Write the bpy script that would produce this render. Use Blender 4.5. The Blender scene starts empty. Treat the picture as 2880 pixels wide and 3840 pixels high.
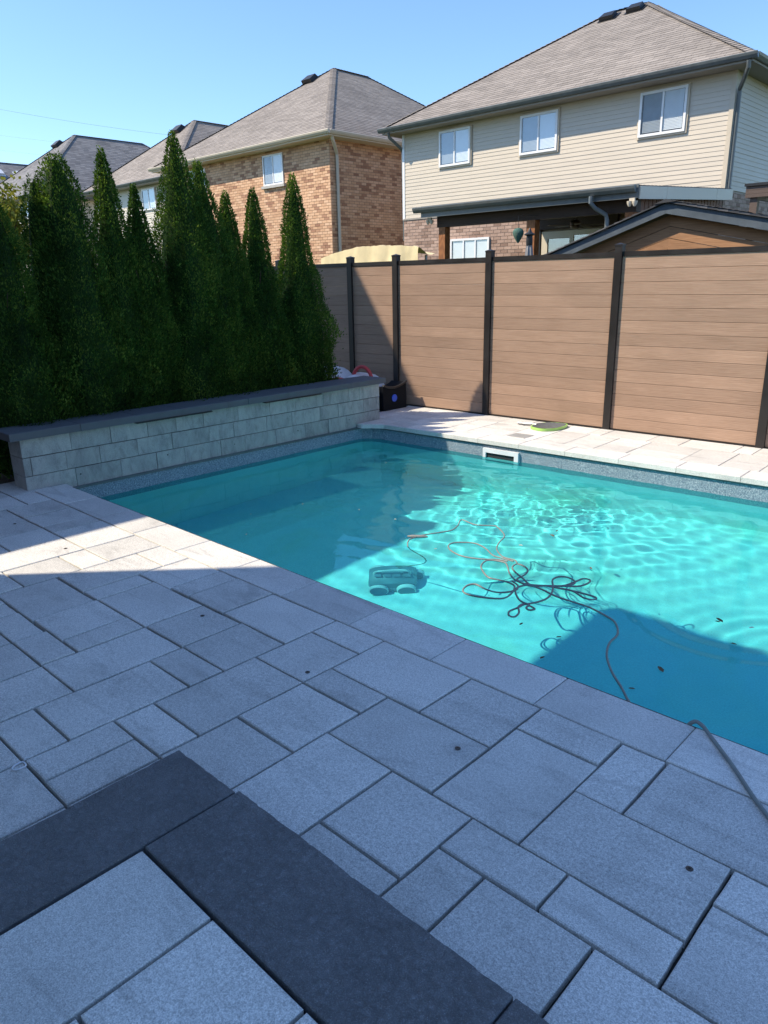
import bpy, bmesh, math, random
import numpy as np
from mathutils import Vector, Matrix, noise as mnoise

R = math.radians
sc = bpy.context.scene
col = sc.collection
rng = random.Random(7)
nrng = np.random.default_rng(11)

# ------------------------------------------------------------------ camera
F_PX, PITCH, ROLL, YAW, CAM_H = 2757.43, 0.304509, -0.019507, 0.765450, 1.83
fwd = Vector((-math.sin(YAW) * math.cos(PITCH), math.cos(YAW) * math.cos(PITCH), -math.sin(PITCH)))
right = fwd.cross(Vector((0, 0, 1))).normalized()
up = right.cross(fwd)
r2 = right * math.cos(ROLL) + up * math.sin(ROLL)
u2 = -right * math.sin(ROLL) + up * math.cos(ROLL)
cam = bpy.data.cameras.new('camera')
cam.sensor_fit = 'HORIZONTAL'
cam.sensor_width = 36.0
cam.lens = F_PX / 2880 * 36.0
cam.clip_start, cam.clip_end = 0.05, 2000
camo = bpy.data.objects.new('camera', cam)
col.objects.link(camo)
camo.matrix_world = Matrix(((r2.x, u2.x, -fwd.x, 0), (r2.y, u2.y, -fwd.y, 0), (r2.z, u2.z, -fwd.z, CAM_H), (0, 0, 0, 1)))
sc.camera = camo

# ------------------------------------------------------------------ light
SUN = Vector((-0.98, -1.0, 1.53)).normalized()          # direction towards the sun
SUN_EL = math.asin(SUN.z)
SUN_ROT = math.atan2(SUN.x, SUN.y)
world = bpy.data.worlds.new('World')
sc.world = world
world.use_nodes = True
wnt = world.node_tree
sky = wnt.nodes.new('ShaderNodeTexSky')
sky.sky_type = 'NISHITA'
sky.sun_disc = False
sky.sun_elevation = SUN_EL
sky.sun_rotation = SUN_ROT
sky.air_density, sky.dust_density, sky.ozone_density = 1.0, 0.25, 7.0
wnt.links.new(sky.outputs[0], wnt.nodes['Background'].inputs[0])
wnt.nodes['Background'].inputs[1].default_value = 0.115
sl = bpy.data.lights.new('sun', 'SUN')
sl.energy, sl.angle, sl.color = 3.1, R(0.53), (1.0, 0.88, 0.70)
sl.cycles.is_caustics_light = True
slo = bpy.data.objects.new('sun', sl)
slo.rotation_euler = (-SUN).to_track_quat('-Z', 'Y').to_euler()
slo.location = SUN * 40
col.objects.link(slo)
sc.view_settings.view_transform = 'Standard'
sc.view_settings.look = 'None'
sc.view_settings.gamma = 1
sc.view_settings.exposure = 1.15
sc.view_settings.use_curve_mapping = False
sc.cycles.use_denoising = True
sc.cycles.caustics_refractive = True
sc.cycles.caustics_reflective = False
sc.cycles.max_bounces = 10
sc.cycles.sample_clamp_indirect = 6

# ------------------------------------------------------------------ helpers
ORG = {}


def seen(P):
    """in the frame and above the fence top, seen from the camera"""
    d = Vector(P) - Vector((0, 0, CAM_H))
    k = d.dot(fwd)
    if k <= 0:
        return False
    x, y = d.dot(r2) / k * F_PX, d.dot(u2) / k * F_PX
    if abs(x) > 1460 or abs(y) > 1940:
        return False
    if P[1] > 8.6:
        t = 8.5 / P[1]
        return CAM_H + d.z * t > 2.08
    return True


class MB:
    def __init__(s):
        s.v, s.f, s.t = [], [], []
        s.tint = 0.5

    def add(s, vs, fs, tint=None):
        o = len(s.v)
        s.v += [tuple(q) for q in vs]
        s.f += [tuple(o + i for i in f) for f in fs]
        s.t += [s.tint if tint is None else tint] * len(fs)
        return s

    def hexa(s, q, tint=None):
        """8 corners: bottom 4 ccw, top 4 ccw"""
        return s.add(q, [(3, 2, 1, 0), (4, 5, 6, 7), (0, 1, 5, 4), (1, 2, 6, 5), (2, 3, 7, 6), (3, 0, 4, 7)], tint)

    def box(s, x0, x1, y0, y1, z0, z1, tint=None):
        return s.hexa([(x0, y0, z0), (x1, y0, z0), (x1, y1, z0), (x0, y1, z0), (x0, y0, z1), (x1, y0, z1), (x1, y1, z1), (x0, y1, z1)], tint)

    def slab(s, poly, z0, z1, c=0.004, tint=None, jit=None):
        """prism on a ccw polygon with a chamfered top edge"""
        n = len(poly)
        cx, cy = sum(q[0] for q in poly) / n, sum(q[1] for q in poly) / n

        def inner(q):
            dx, dy = cx - q[0], cy - q[1]
            L = math.hypot(dx, dy)
            return (q[0] + dx / L * c * 1.4, q[1] + dy / L * c * 1.4)
        tz = jit or [0] * n
        vs = [(x, y, z0) for x, y in poly] + [(q[0], q[1], z1 - c + tz[i]) for i, q in enumerate(poly)] + [(*inner(q), z1 + tz[i]) for i, q in enumerate(poly)]
        fs = [tuple(range(n - 1, -1, -1)), tuple(range(2 * n, 3 * n))]
        for i in range(n):
            j = (i + 1) % n
            fs += [(i, j, n + j, n + i), (n + i, n + j, 2 * n + j, 2 * n + i)]
        return s.add(vs, fs, tint)

    def prism(s, poly, a, b, axis=2, tint=None):
        """extrude a 2-D polygon along an axis (0: x, 1: y, 2: z)"""
        n = len(poly)

        def P(q, w):
            return {0: (w, q[0], q[1]), 1: (q[0], w, q[1]), 2: (q[0], q[1], w)}[axis]
        vs = [P(q, a) for q in poly] + [P(q, b) for q in poly]
        fs = [tuple(range(n - 1, -1, -1)), tuple(range(n, 2 * n))] + [(i, (i + 1) % n, n + (i + 1) % n, n + i) for i in range(n)]
        return s.add(vs, fs, tint)

    def tube(s, pts, r, n=8, closed=False, cap=True, tint=None):
        pts = [Vector(q) for q in pts]
        rs = r if isinstance(r, (list, tuple)) else [r] * len(pts)
        o = len(s.v)
        m = len(pts)
        prev = None
        for i, q in enumerate(pts):
            if closed:
                d = pts[(i + 1) % m] - pts[i - 1]
            else:
                d = pts[min(i + 1, m - 1)] - pts[max(i - 1, 0)]
            d.normalize()
            if prev is None:
                a = d.cross(Vector((0, 0, 1)))
                if a.length < 1e-3:
                    a = d.cross(Vector((1, 0, 0)))
            else:
                a = prev - d * prev.dot(d)
            a.normalize()
            prev = a
            b = d.cross(a)
            for k in range(n):
                w = 2 * math.pi * k / n
                s.v.append(tuple(q + (a * math.cos(w) + b * math.sin(w)) * rs[i]))
        fs = []
        for i in range(m if closed else m - 1):
            i2 = (i + 1) % m
            for k in range(n):
                k2 = (k + 1) % n
                fs.append((o + i * n + k, o + i * n + k2, o + i2 * n + k2, o + i2 * n + k))
        if cap and not closed:
            fs.append(tuple(o + k for k in range(n))[::-1])
            fs.append(tuple(o + (m - 1) * n + k for k in range(n)))
        s.f += fs
        s.t += [s.tint if tint is None else tint] * len(fs)
        return s

    def lathe(s, prof, c=(0, 0, 0), n=20, axis=2, tint=None):
        """prof: (radius, height) pairs"""
        o = len(s.v)
        for r, z in prof:
            for k in range(n):
                w = 2 * math.pi * k / n
                x, y = r * math.cos(w), r * math.sin(w)
                q = {2: (x, y, z), 0: (z, x, y), 1: (y, z, x)}[axis]
                s.v.append((c[0] + q[0], c[1] + q[1], c[2] + q[2]))
        fs = []
        for i in range(len(prof) - 1):
            for k in range(n):
                k2 = (k + 1) % n
                fs.append((o + i * n + k, o + i * n + k2, o + (i + 1) * n + k2, o + (i + 1) * n + k))
        fs.append(tuple(o + k for k in range(n))[::-1])
        fs.append(tuple(o + (len(prof) - 1) * n + k for k in range(n)))
        s.f += fs
        s.t += [s.tint if tint is None else tint] * len(fs)
        return s

    def build(s, name, mat, parent=None, smooth=False, kind=None, label=None, cat=None, group=None, at=None):
        if parent is not None:
            org = ORG[parent.name]
        else:
            org = Vector(at) if at is not None else Vector((0, 0, 0))
        m = bpy.data.meshes.new(name)
        m.from_pydata([(q[0] - org.x, q[1] - org.y, q[2] - org.z) for q in s.v], [], s.f)
        m.materials.append(mat)
        if any(abs(t - 0.5) > 1e-6 for t in s.t):
            a = m.attributes.new('tint', 'FLOAT', 'FACE')
            a.data.foreach_set('value', s.t)
        if smooth:
            m.shade_smooth()
            try:
                m.set_sharp_from_angle(angle=R(40))
            except Exception:
                pass
        m.update()
        o = bpy.data.objects.new(name, m)
        col.objects.link(o)
        if parent is not None:
            o.parent = parent
        else:
            o.location = org
        ORG[o.name] = org
        tag(o, label, cat, group, kind)
        return o


def tag(o, label=None, cat=None, group=None, kind=None):
    for k, v in (('label', label), ('category', cat), ('group', group), ('kind', kind)):
        if v:
            o[k] = v
    return o


def thing(name, loc, label=None, cat=None, group=None, kind=None):
    o = bpy.data.objects.new(name, None)
    o.empty_display_size = 0.2
    o.location = loc
    col.objects.link(o)
    ORG[o.name] = Vector(loc)
    return tag(o, label, cat, group, kind)


# ------------------------------------------------------------------ materials
class NT:
    def __init__(s, name):
        s.m = bpy.data.materials.new(name)
        s.m.use_nodes = True
        s.t = s.m.node_tree
        s.t.nodes.clear()
        s.out = s.t.nodes.new('ShaderNodeOutputMaterial')

    def n(s, typ, ins=None, **kw):
        nd = s.t.nodes.new('ShaderNode' + typ)
        for k, v in kw.items():
            setattr(nd, k, v)
        for k, v in (ins or {}).items():
            s.put(nd.inputs[k], v)
        return nd

    def put(s, sock, v):
        if isinstance(v, bpy.types.NodeSocket):
            s.t.links.new(v, sock)
        elif isinstance(v, bpy.types.Node):
            s.t.links.new(v.outputs[0], sock)
        elif isinstance(v, (tuple, list)) and sock.type == 'RGBA' and len(v) == 3:
            sock.default_value = (*v, 1)
        else:
            sock.default_value = v

    def pos(s, scale=(1, 1, 1), shift=True):
        g = s.n('NewGeometry').outputs['Position']
        if shift:
            oi = s.n('ObjectInfo').outputs['Random']
            k = s.n('VectorMath', {0: (37.0, 91.0, 53.0), 'Scale': oi}, operation='SCALE').outputs[0]
            g = s.n('VectorMath', {0: g, 1: k}, operation='ADD').outputs[0]
        return s.n('VectorMath', {0: g, 1: scale}, operation='MULTIPLY').outputs[0]

    def noise(s, vec, scale, detail=4, rough=0.55, dist=0.0):
        return s.n('TexNoise', {'Vector': vec, 'Scale': scale, 'Detail': detail, 'Roughness': rough, 'Distortion': dist}).outputs['Fac']

    def ramp(s, fac, stops):
        nd = s.n('ValToRGB', {0: fac})
        e = nd.color_ramp.elements
        while len(e) < len(stops):
            e.new(0.5)
        for i, (p, c) in enumerate(stops):
            e[i].position = p
            c = c if isinstance(c, (tuple, list)) else (c, c, c)
            e[i].color = (*c, 1)
        return nd.outputs[0]

    def mix(s, fac, a, b, mode='MIX'):
        nd = s.n('Mix', data_type='RGBA', blend_type=mode)
        s.put(nd.inputs[0], fac)
        s.put(nd.inputs[6], a)
        s.put(nd.inputs[7], b)
        return nd.outputs[2]

    def math(s, op, a, b=0.0):
        return s.n('Math', {0: a, 1: b}, operation=op).outputs[0]

    def bump(s, h, strength=0.3, dist=0.01):
        return s.n('Bump', {'Height': h, 'Strength': strength, 'Distance': dist}).outputs[0]

    def fin(s, color, rough=0.7, normal=None, metallic=0.0, spec=None, disp=None):
        b = s.n('BsdfPrincipled', {'Base Color': color, 'Roughness': rough, 'Metallic': metallic})
        if normal is not None:
            s.put(b.inputs['Normal'], normal)
        if spec is not None:
            b.inputs['Specular IOR Level'].default_value = spec
        s.put(s.out.inputs[0], b)
        return s.m

    def tint(s):
        return s.n('Attribute', attribute_name='tint').outputs['Fac']

    def rnd(s):
        return s.n('ObjectInfo').outputs['Random']


def plain(name, c, rough=0.6, metallic=0.0, var=0.06, scale=6.0, spec=None, bump=0.0):
    """a plain paint, metal or plastic with a little uneven tone and grime"""
    t = NT(name)
    p = t.pos()
    n = t.noise(p, scale, 5, 0.6)
    f = t.ramp(n, [(0.3, 1 - var), (0.7, 1 + var)])
    cc = t.mix(1.0, c, f, 'MULTIPLY')
    rr = t.ramp(n, [(0.3, max(0.02, rough - 0.06)), (0.7, min(1, rough + 0.08))])
    nm = t.bump(t.noise(p, scale * 30, 3), bump, 0.004) if bump else None
    return t.fin(cc, rr, nm, metallic, spec)


def mat_paver(name, lo, hi, stain, speck=1.0, warm=(1, 0.975, 0.92)):
    t = NT(name)
    p = t.pos()
    a = t.noise(p, 2.0, 6, 0.62, 0.4)
    b = t.noise(t.pos((0.7, 2.4, 1)), 2.3, 5, 0.65, 0.8)
    s1 = t.noise(p, 240, 2, 0.6)
    s2 = t.noise(p, 95, 3, 0.7)
    base = t.ramp(a, [(0.28, lo), (0.72, hi)])
    base = t.mix(1.0, base, warm, 'MULTIPLY')
    st = t.ramp(b, [(0.53, 1.0), (0.74, stain)])
    base = t.mix(1.0, base, st, 'MULTIPLY')
    sp = t.ramp(s1, [(0.34, 1 - 0.30 * speck), (0.5, 1.0), (0.68, 1 + 0.28 * speck)])
    base = t.mix(1.0, base, sp, 'MULTIPLY')
    sp2 = t.ramp(s2, [(0.33, 1 - 0.22 * speck), (0.6, 1.04)])
    base = t.mix(1.0, base, sp2, 'MULTIPLY')
    wmk = t.noise(t.pos(shift=False), 0.9, 6, 0.68, 1.2)
    base = t.mix(1.0, base, t.ramp(wmk, [(0.34, 0.90), (0.5, 1.0), (0.66, 1.04)]), 'MULTIPLY')
    vo = t.n('TexVoronoi', {'Vector': p, 'Scale': 7.0, 'Randomness': 1.0})
    pit = t.ramp(vo.outputs['Distance'], [(0.0, 0.55), (0.035, 0.80), (0.06, 1.0)])
    base = t.mix(t.ramp(t.noise(p, 3.0, 2), [(0.52, 0.0), (0.56, 0.8)]), base, t.mix(1.0, base, pit, 'MULTIPLY'))
    r = t.ramp(t.rnd(), [(0.0, 0.86), (1.0, 1.08)])
    base = t.mix(1.0, base, r, 'MULTIPLY')
    h = t.math('ADD', t.math('MULTIPLY', s1, 0.6), s2)
    return t.fin(base, 0.86, t.bump(h, 0.45, 0.004), spec=0.3)


M = {}
M['paver'] = mat_paver('paver_concrete', 0.62, 0.72, 0.72)
M['coping'] = mat_paver('coping_concrete', 0.62, 0.74, 0.70, 0.75)
M['slate'] = None


def mk_slate():
    t = NT('charcoal_riven_slab')
    p = t.pos()
    a = t.noise(p, 9, 7, 0.62, 0.5)
    b = t.noise(p, 42, 6, 0.75, 0.8)
    c = t.noise(p, 300, 2)
    base = t.ramp(t.math('ADD', t.math('MULTIPLY', a, 0.45), t.math('MULTIPLY', b, 0.55)), [(0.3, (0.13, 0.135, 0.145)), (0.7, (0.245, 0.252, 0.265))])
    sp = t.ramp(c, [(0.3, 0.72), (0.58, 1.0), (0.68, 1.35), (0.78, 2.2)])
    base = t.mix(1.0, base, sp, 'MULTIPLY')
    h = t.math('ADD', t.math('MULTIPLY', a, 0.8), t.math('MULTIPLY', b, 0.9))
    dust = t.noise(t.pos(shift=False), 3.2, 6, 0.7, 1.0)
    base = t.mix(1.0, base, t.ramp(dust, [(0.35, 0.93), (0.55, 1.0), (0.75, 1.10)]), 'MULTIPLY')
    return t.fin(base, 0.72, t.bump(h, 1.0, 0.022), spec=0.4)


M['slate'] = mk_slate()


def mk_block():
    t = NT('grey_wall_block')
    p = t.pos()
    a = t.noise(t.pos((1, 1, 0.55)), 5, 6, 0.65, 0.6)
    b = t.noise(t.pos((1, 1, 0.45)), 13, 5, 0.7, 0.5)
    c = t.noise(p, 160, 3)
    base = t.ramp(a, [(0.28, (0.29, 0.295, 0.285)), (0.5, (0.40, 0.405, 0.385)), (0.72, (0.48, 0.475, 0.445))])
    base = t.mix(1.0, base, t.ramp(b, [(0.33, 0.74), (0.52, 1.0)]), 'MULTIPLY')
    base = t.mix(1.0, base, t.ramp(c, [(0.35, 0.85), (0.65, 1.1)]), 'MULTIPLY')
    base = t.mix(1.0, base, t.ramp(t.rnd(), [(0, 0.88), (1, 1.08)]), 'MULTIPLY')
    return t.fin(base, 0.9, t.bump(t.math('ADD', c, b), 0.4, 0.004), spec=0.25)


M['block'] = mk_block()
M['cap'] = plain('charcoal_cap', (0.10, 0.107, 0.118), 0.7, var=0.12, scale=7, bump=0.4)


def mk_wood(name, lo, hi, ax=0, sc_=1.0, rough=0.62, warp=0.5):
    t = NT(name)
    s = [38.0, 38.0, 38.0]
    s[ax] = 2.2
    p = t.pos(tuple(x * sc_ for x in s))
    a = t.noise(p, 1.0, 6, 0.6, 1.2)
    s2 = [5.0, 5.0, 12.0]
    s2[ax] = 1.1
    q = t.pos(tuple(x * sc_ for x in s2))
    w = t.n('TexWave', {'Vector': q, 'Scale': 1.6, 'Distortion': 9.0, 'Detail': 3.0, 'Detail Scale': 1.1}, wave_type='BANDS', bands_direction='Z').outputs['Fac']
    f = t.math('ADD', t.math('MULTIPLY', a, 1 - warp * 0.5), t.math('MULTIPLY', w, warp * 0.5))
    c = t.ramp(f, [(0.28, lo), (0.72, hi)])
    c = t.mix(1.0, c, t.ramp(t.noise(t.pos(), 1.4, 4), [(0.3, 0.9), (0.7, 1.08)]), 'MULTIPLY')
    c = t.mix(1.0, c, t.ramp(t.rnd(), [(0, 0.90), (1, 1.08)]), 'MULTIPLY')
    return t.fin(c, rough, t.bump(f, 0.25, 0.003), spec=0.35)


M['board'] = mk_wood('brown_composite_board', (0.29, 0.185, 0.125), (0.39, 0.257, 0.182))
M['post_black'] = plain('black_metal_post', (0.018, 0.015, 0.014), 0.42, var=0.2, scale=4)
M['cedar'] = mk_wood('stained_cedar_post', (0.20, 0.075, 0.028), (0.36, 0.15, 0.055), 2)
M['cedar_dark'] = mk_wood('dark_stained_timber', (0.035, 0.02, 0.013), (0.07, 0.04, 0.026), 0)
M['cedar_wall'] = mk_wood('red_brown_slat', (0.13, 0.05, 0.025), (0.22, 0.09, 0.045), 2)
M['shed_board'] = mk_wood('tan_ceiling_board', (0.24, 0.12, 0.058), (0.40, 0.215, 0.11), 0)


def mk_tinted(name, stops, rough=0.85, grain=60, gb=0.4, spec=0.25, stain=0.15):
    """piece colour from each piece's own tint value plus grain"""
    t = NT(name)
    p = t.pos(shift=False)
    k = t.math('FRACT', t.math('ADD', t.tint(), t.math('MULTIPLY', t.rnd(), 0.0)))
    c = t.ramp(k, stops)
    g = t.noise(p, grain, 4, 0.65)
    c = t.mix(1.0, c, t.ramp(g, [(0.3, 0.82), (0.7, 1.15)]), 'MULTIPLY')
    l = t.noise(p, 0.7, 4, 0.6)
    c = t.mix(1.0, c, t.ramp(l, [(0.3, 1 - stain), (0.7, 1 + stain * 0.6)]), 'MULTIPLY')
    return t.fin(c, rough, t.bump(g, gb, 0.006), spec=spec)


M['brick_tan'] = mk_tinted('tan_brick', [(0.0, (0.34, 0.18, 0.115)), (0.12, (0.42, 0.23, 0.145)), (0.3, (0.60, 0.36, 0.22)), (0.6, (0.68, 0.42, 0.26)), (1.0, (0.72, 0.47, 0.31))])
M['brick_brown'] = mk_tinted('brown_brick', [(0.0, (0.27, 0.175, 0.135)), (0.3, (0.38, 0.26, 0.205)), (0.7, (0.46, 0.32, 0.255)), (1.0, (0.52, 0.37, 0.30))])
M['mortar_tan'] = plain('tan_mortar', (0.27, 0.18, 0.12), 0.95, var=0.12)
M['mortar_brown'] = plain('grey_mortar', (0.42, 0.36, 0.30), 0.95, var=0.12)
M['shingle'] = mk_tinted('brown_shingle', [(0.0, (0.235, 0.21, 0.19)), (0.5, (0.275, 0.245, 0.22)), (1.0, (0.315, 0.282, 0.255))], 0.92, 60, 0.35)
M['shingle_grey'] = mk_tinted('grey_shingle', [(0.0, (0.16, 0.16, 0.165)), (0.5, (0.205, 0.20, 0.205)), (1.0, (0.25, 0.245, 0.245))], 0.92, 60, 0.35)
M['shingle_black'] = mk_tinted('charcoal_shingle', [(0.0, (0.05, 0.052, 0.058)), (0.5, (0.085, 0.088, 0.095)), (1.0, (0.14, 0.14, 0.15))], 0.9, 160, 0.7)
M['siding'] = plain('beige_vinyl', (0.57, 0.50, 0.405), 0.5, var=0.04, scale=1.2)
M['siding_pale'] = plain('cream_vinyl', (0.62, 0.57, 0.47), 0.5, var=0.04, scale=1.2)
M['trim_beige'] = plain('beige_trim', (0.56, 0.48, 0.37), 0.5, var=0.05)
M['trim_cream'] = plain('cream_trim', (0.60, 0.53, 0.42), 0.45, var=0.05)
M['soffit'] = plain('taupe_soffit', (0.30, 0.27, 0.235), 0.6, var=0.06)
M['gutter_grey'] = plain('slate_grey_gutter', (0.12, 0.135, 0.138), 0.35, var=0.15, metallic=0.0)
M['gutter_blue'] = plain('blue_grey_flashing', (0.15, 0.175, 0.185), 0.4, var=0.12)
M['white_frame'] = plain('white_vinyl_frame', (0.78, 0.79, 0.80), 0.4, var=0.04)
M['black_plastic'] = plain('black_plastic', (0.013, 0.014, 0.016), 0.45, var=0.2)
M['fascia_blue'] = plain('slate_blue_fascia', (0.075, 0.095, 0.115), 0.45, var=0.15)
M['white_plastic'] = plain('white_plastic', (0.72, 0.73, 0.76), 0.35, var=0.06)
M['red_foam'] = plain('red_foam', (0.52, 0.055, 0.06), 0.6, var=0.15, scale=20)
M['blue_plastic'] = plain('blue_plastic', (0.02, 0.10, 0.60), 0.35, var=0.1)
M['lime'] = plain('lime_plastic', (0.34, 0.58, 0.14), 0.4, var=0.08)
M['grey_metal'] = plain('grey_metal', (0.45, 0.46, 0.47), 0.35, 0.8, var=0.1)
M['bronze_metal'] = plain('bronze_metal', (0.10, 0.075, 0.06), 0.4, 0.5, var=0.15)
M['sand'] = plain('joint_sand', (0.045, 0.045, 0.043), 0.95, var=0.4, scale=30, bump=0.6)
M['soil'] = plain('bed_soil', (0.035, 0.028, 0.022), 0.95, var=0.4, scale=14, bump=0.8)
M['lawn'] = plain('lawn_ground', (0.06, 0.085, 0.03), 0.95, var=0.35, scale=3, bump=0.8)
M['cord'] = plain('cord_rubber', (0.22, 0.225, 0.21), 0.55, var=0.12, scale=25)
M['hose'] = plain('grey_hose', (0.19, 0.21, 0.20), 0.5, var=0.12, scale=25)
M['tarp'] = plain('cream_canvas', (0.66, 0.56, 0.33), 0.8, var=0.12, scale=3, bump=0.2)
M['brown_panel'] = plain('brown_panel', (0.10, 0.07, 0.055), 0.5, var=0.1)
M['dark_room'] = plain('dark_interior', (0.02, 0.023, 0.028), 0.8, var=0.2)
M['umbrella'] = plain('grey_fabric', (0.25, 0.25, 0.26), 0.85, var=0.1, scale=10)
M['sill'] = mat_paver('stone_sill', 0.40, 0.50, 0.85, 0.6)
M['lime_wire'] = plain('grey_net', (0.10, 0.105, 0.11), 0.8, var=0.2, scale=40)


def mk_wicker():
    t = NT('green_wicker')
    w = t.n('TexWave', {'Vector': t.pos((1, 1, 1)), 'Scale': 26.0, 'Distortion': 2.5, 'Detail': 2.0}, bands_direction='Z').outputs['Fac']
    c = t.ramp(w, [(0.2, (0.03, 0.09, 0.07)), (0.8, (0.09, 0.20, 0.16))])
    return t.fin(c, 0.7, t.bump(w, 0.6, 0.01))


M['wicker'] = mk_wicker()


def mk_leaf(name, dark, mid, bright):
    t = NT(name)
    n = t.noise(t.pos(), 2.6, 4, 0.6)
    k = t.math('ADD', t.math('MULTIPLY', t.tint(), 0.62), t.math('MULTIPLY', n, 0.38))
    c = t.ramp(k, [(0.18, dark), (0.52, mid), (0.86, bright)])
    d = t.n('BsdfPrincipled', {'Base Color': c, 'Roughness': 0.6})
    d.inputs['Specular IOR Level'].default_value = 0.12
    tr = t.n('BsdfTranslucent', {'Color': t.mix(1.0, c, (1.25, 1.2, 0.7), 'MULTIPLY')})
    mx = t.n('MixShader', {0: 0.36, 1: d.outputs[0], 2: tr.outputs[0]})
    t.put(t.out.inputs[0], mx)
    return t.m


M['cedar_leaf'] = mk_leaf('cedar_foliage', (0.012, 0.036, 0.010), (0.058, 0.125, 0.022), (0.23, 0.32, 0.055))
M['yellow_leaf'] = mk_leaf('yellowing_foliage', (0.07, 0.11, 0.02), (0.17, 0.20, 0.035), (0.36, 0.31, 0.06))
M['bark'] = plain('cedar_bark', (0.07, 0.045, 0.03), 0.95, var=0.3, scale=20, bump=0.8)
M['dead_leaf'] = plain('dead_leaf', (0.10, 0.065, 0.03), 0.7, var=0.3, scale=30)
M['pale_leaf'] = plain('pale_leaf', (0.62, 0.58, 0.45), 0.7, var=0.2, scale=30)


def mk_liner():
    """blue-grey granite-print vinyl"""
    t = NT('granite_print_liner')
    p = t.pos(shift=False)
    a = t.noise(p, 95, 3, 0.7)
    b = t.noise(p, 1.1, 4, 0.6, 0.5)
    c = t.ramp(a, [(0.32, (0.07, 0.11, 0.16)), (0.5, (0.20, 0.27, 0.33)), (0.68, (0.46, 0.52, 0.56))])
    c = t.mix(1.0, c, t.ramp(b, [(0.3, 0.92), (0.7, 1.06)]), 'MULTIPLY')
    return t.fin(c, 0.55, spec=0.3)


M['liner'] = mk_liner()


def mk_floor():
    """pale aqua vinyl floor, unevenly bleached, with algae dust"""
    t = NT('aqua_liner_floor')
    p = t.pos(shift=False)
    a = t.noise(p, 1.5, 5, 0.62, 0.6)
    b = t.noise(p, 0.8, 4, 0.6, 1.0)
    s = t.noise(p, 90, 3, 0.7)
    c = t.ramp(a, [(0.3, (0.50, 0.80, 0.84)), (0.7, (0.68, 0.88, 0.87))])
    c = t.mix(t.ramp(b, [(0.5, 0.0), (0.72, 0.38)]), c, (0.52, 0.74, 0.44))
    c = t.mix(1.0, c, t.ramp(s, [(0.3, 0.88), (0.7, 1.08)]), 'MULTIPLY')
    return t.fin(c, 0.7, spec=0.2)


M['pool_floor'] = mk_floor()


def mk_water():
    t = NT('pool_water')
    g = t.n('BsdfGlass', {'Color': (0.42, 0.985, 0.995), 'Roughness': 0.0, 'IOR': 1.33})
    d = t.n('BsdfDiffuse', {'Color': (0.10, 0.68, 0.80)})          # faint milkiness of stirred-up water
    mx = t.n('MixShader', {0: 0.055, 1: g.outputs[0], 2: d.outputs[0]})
    t.put(t.out.inputs[0], mx)
    return t.m


M['water'] = mk_water()


def mk_glass():
    t = NT('window_glass')
    tr = t.n('BsdfTransparent', {'Color': (0.92, 0.95, 0.96)})
    gl = t.n('BsdfGlossy', {'Color': (0.9, 0.95, 1.0), 'Roughness': 0.03})
    fr = t.n('LayerWeight', {'Blend': 0.5})
    f = t.math('MINIMUM', t.math('ADD', t.math('MULTIPLY', t.math('POWER', fr.outputs['Facing'], 3.0), 0.75), 0.13), 1.0)
    mx = t.n('MixShader', {0: f, 1: tr.outputs[0], 2: gl.outputs[0]})
    t.put(t.out.inputs[0], mx)
    return t.m


M['glass'] = mk_glass()
M['screen'] = plain('insect_screen', (0.30, 0.34, 0.38), 0.5, var=0.1)
M['blind'] = plain('white_blind', (0.76, 0.79, 0.82), 0.6, var=0.03)

# ------------------------------------------------------------------ ground and pool shell
FR = math.atan(0.0365)                       # the far side of the pool is turned by two degrees


def far(s, t):
    """far-side frame: s along the far pool edge from its left corner, t away from the pool"""
    return (-6.70 + s * math.cos(FR) - t * math.sin(FR), 7.02 + s * math.sin(FR) + t * math.cos(FR))


def far_u(u, t):
    """point at coordinate u along X, t behind the far pool edge"""
    return (u - t * math.sin(FR), 7.02 + (u + 6.70) * math.tan(FR) + t * math.cos(FR))


ZW = -0.215                                   # water level
g = MB()
X0, X1, Y0, Y1 = -7.12, 2.4, 2.9, 7.02
big = 400
zg = -0.045
PX = [-big, X0, X1, big]
fy = [far_u(X0, 0.05)[1], far_u(X1, 0.05)[1]]
# the ground sheet with the pool's hole in it
vs = [(-big, -big, zg), (big, -big, zg), (big, big, zg), (-big, big, zg), (X0, Y0, zg), (X1, Y0, zg), (X1, fy[1], zg), (X0, fy[0], zg)]
g.add(vs, [(0, 1, 5, 4), (1, 2, 6, 5), (2, 3, 7, 6), (3, 0, 4, 7)])
g.build('ground', M['lawn'], kind='structure')

patio = MB()
patio.add([(-9.0, -2, -0.034), (4.5, -2, -0.034), (4.5, 2.9, -0.034), (-7.08, 2.9, -0.034), (-7.08, 2.5, -0.034), (-9.0, 2.5, -0.034)], [(0, 1, 2, 3, 4, 5)])
patio = patio.build('patio', M['sand'], kind='structure')
deck = MB()
deck.add([(*far_u(-7.6, 0.03), -0.034), (*far_u(2.6, 0.03), -0.034), (*far_u(2.6, 1.6), -0.034), (*far_u(-7.6, 1.6), -0.034)], [(0, 1, 2, 3)])
deck = deck.build('far_deck', M['sand'], kind='structure')
bed = MB()
bed.add([(-9.6, 2.5, -0.03), (-7.2, 2.5, -0.03), (-7.2, 8.4, -0.03), (-9.6, 8.4, -0.03)], [(0, 1, 2, 3)])
bed.build('planting_bed', M['soil'], kind='structure')

# pool
pool = thing('swimming_pool', (-3, 5, -1.2), 'in-ground pool with speckled blue-grey liner, stone coping and turquoise water', 'pool')


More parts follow.
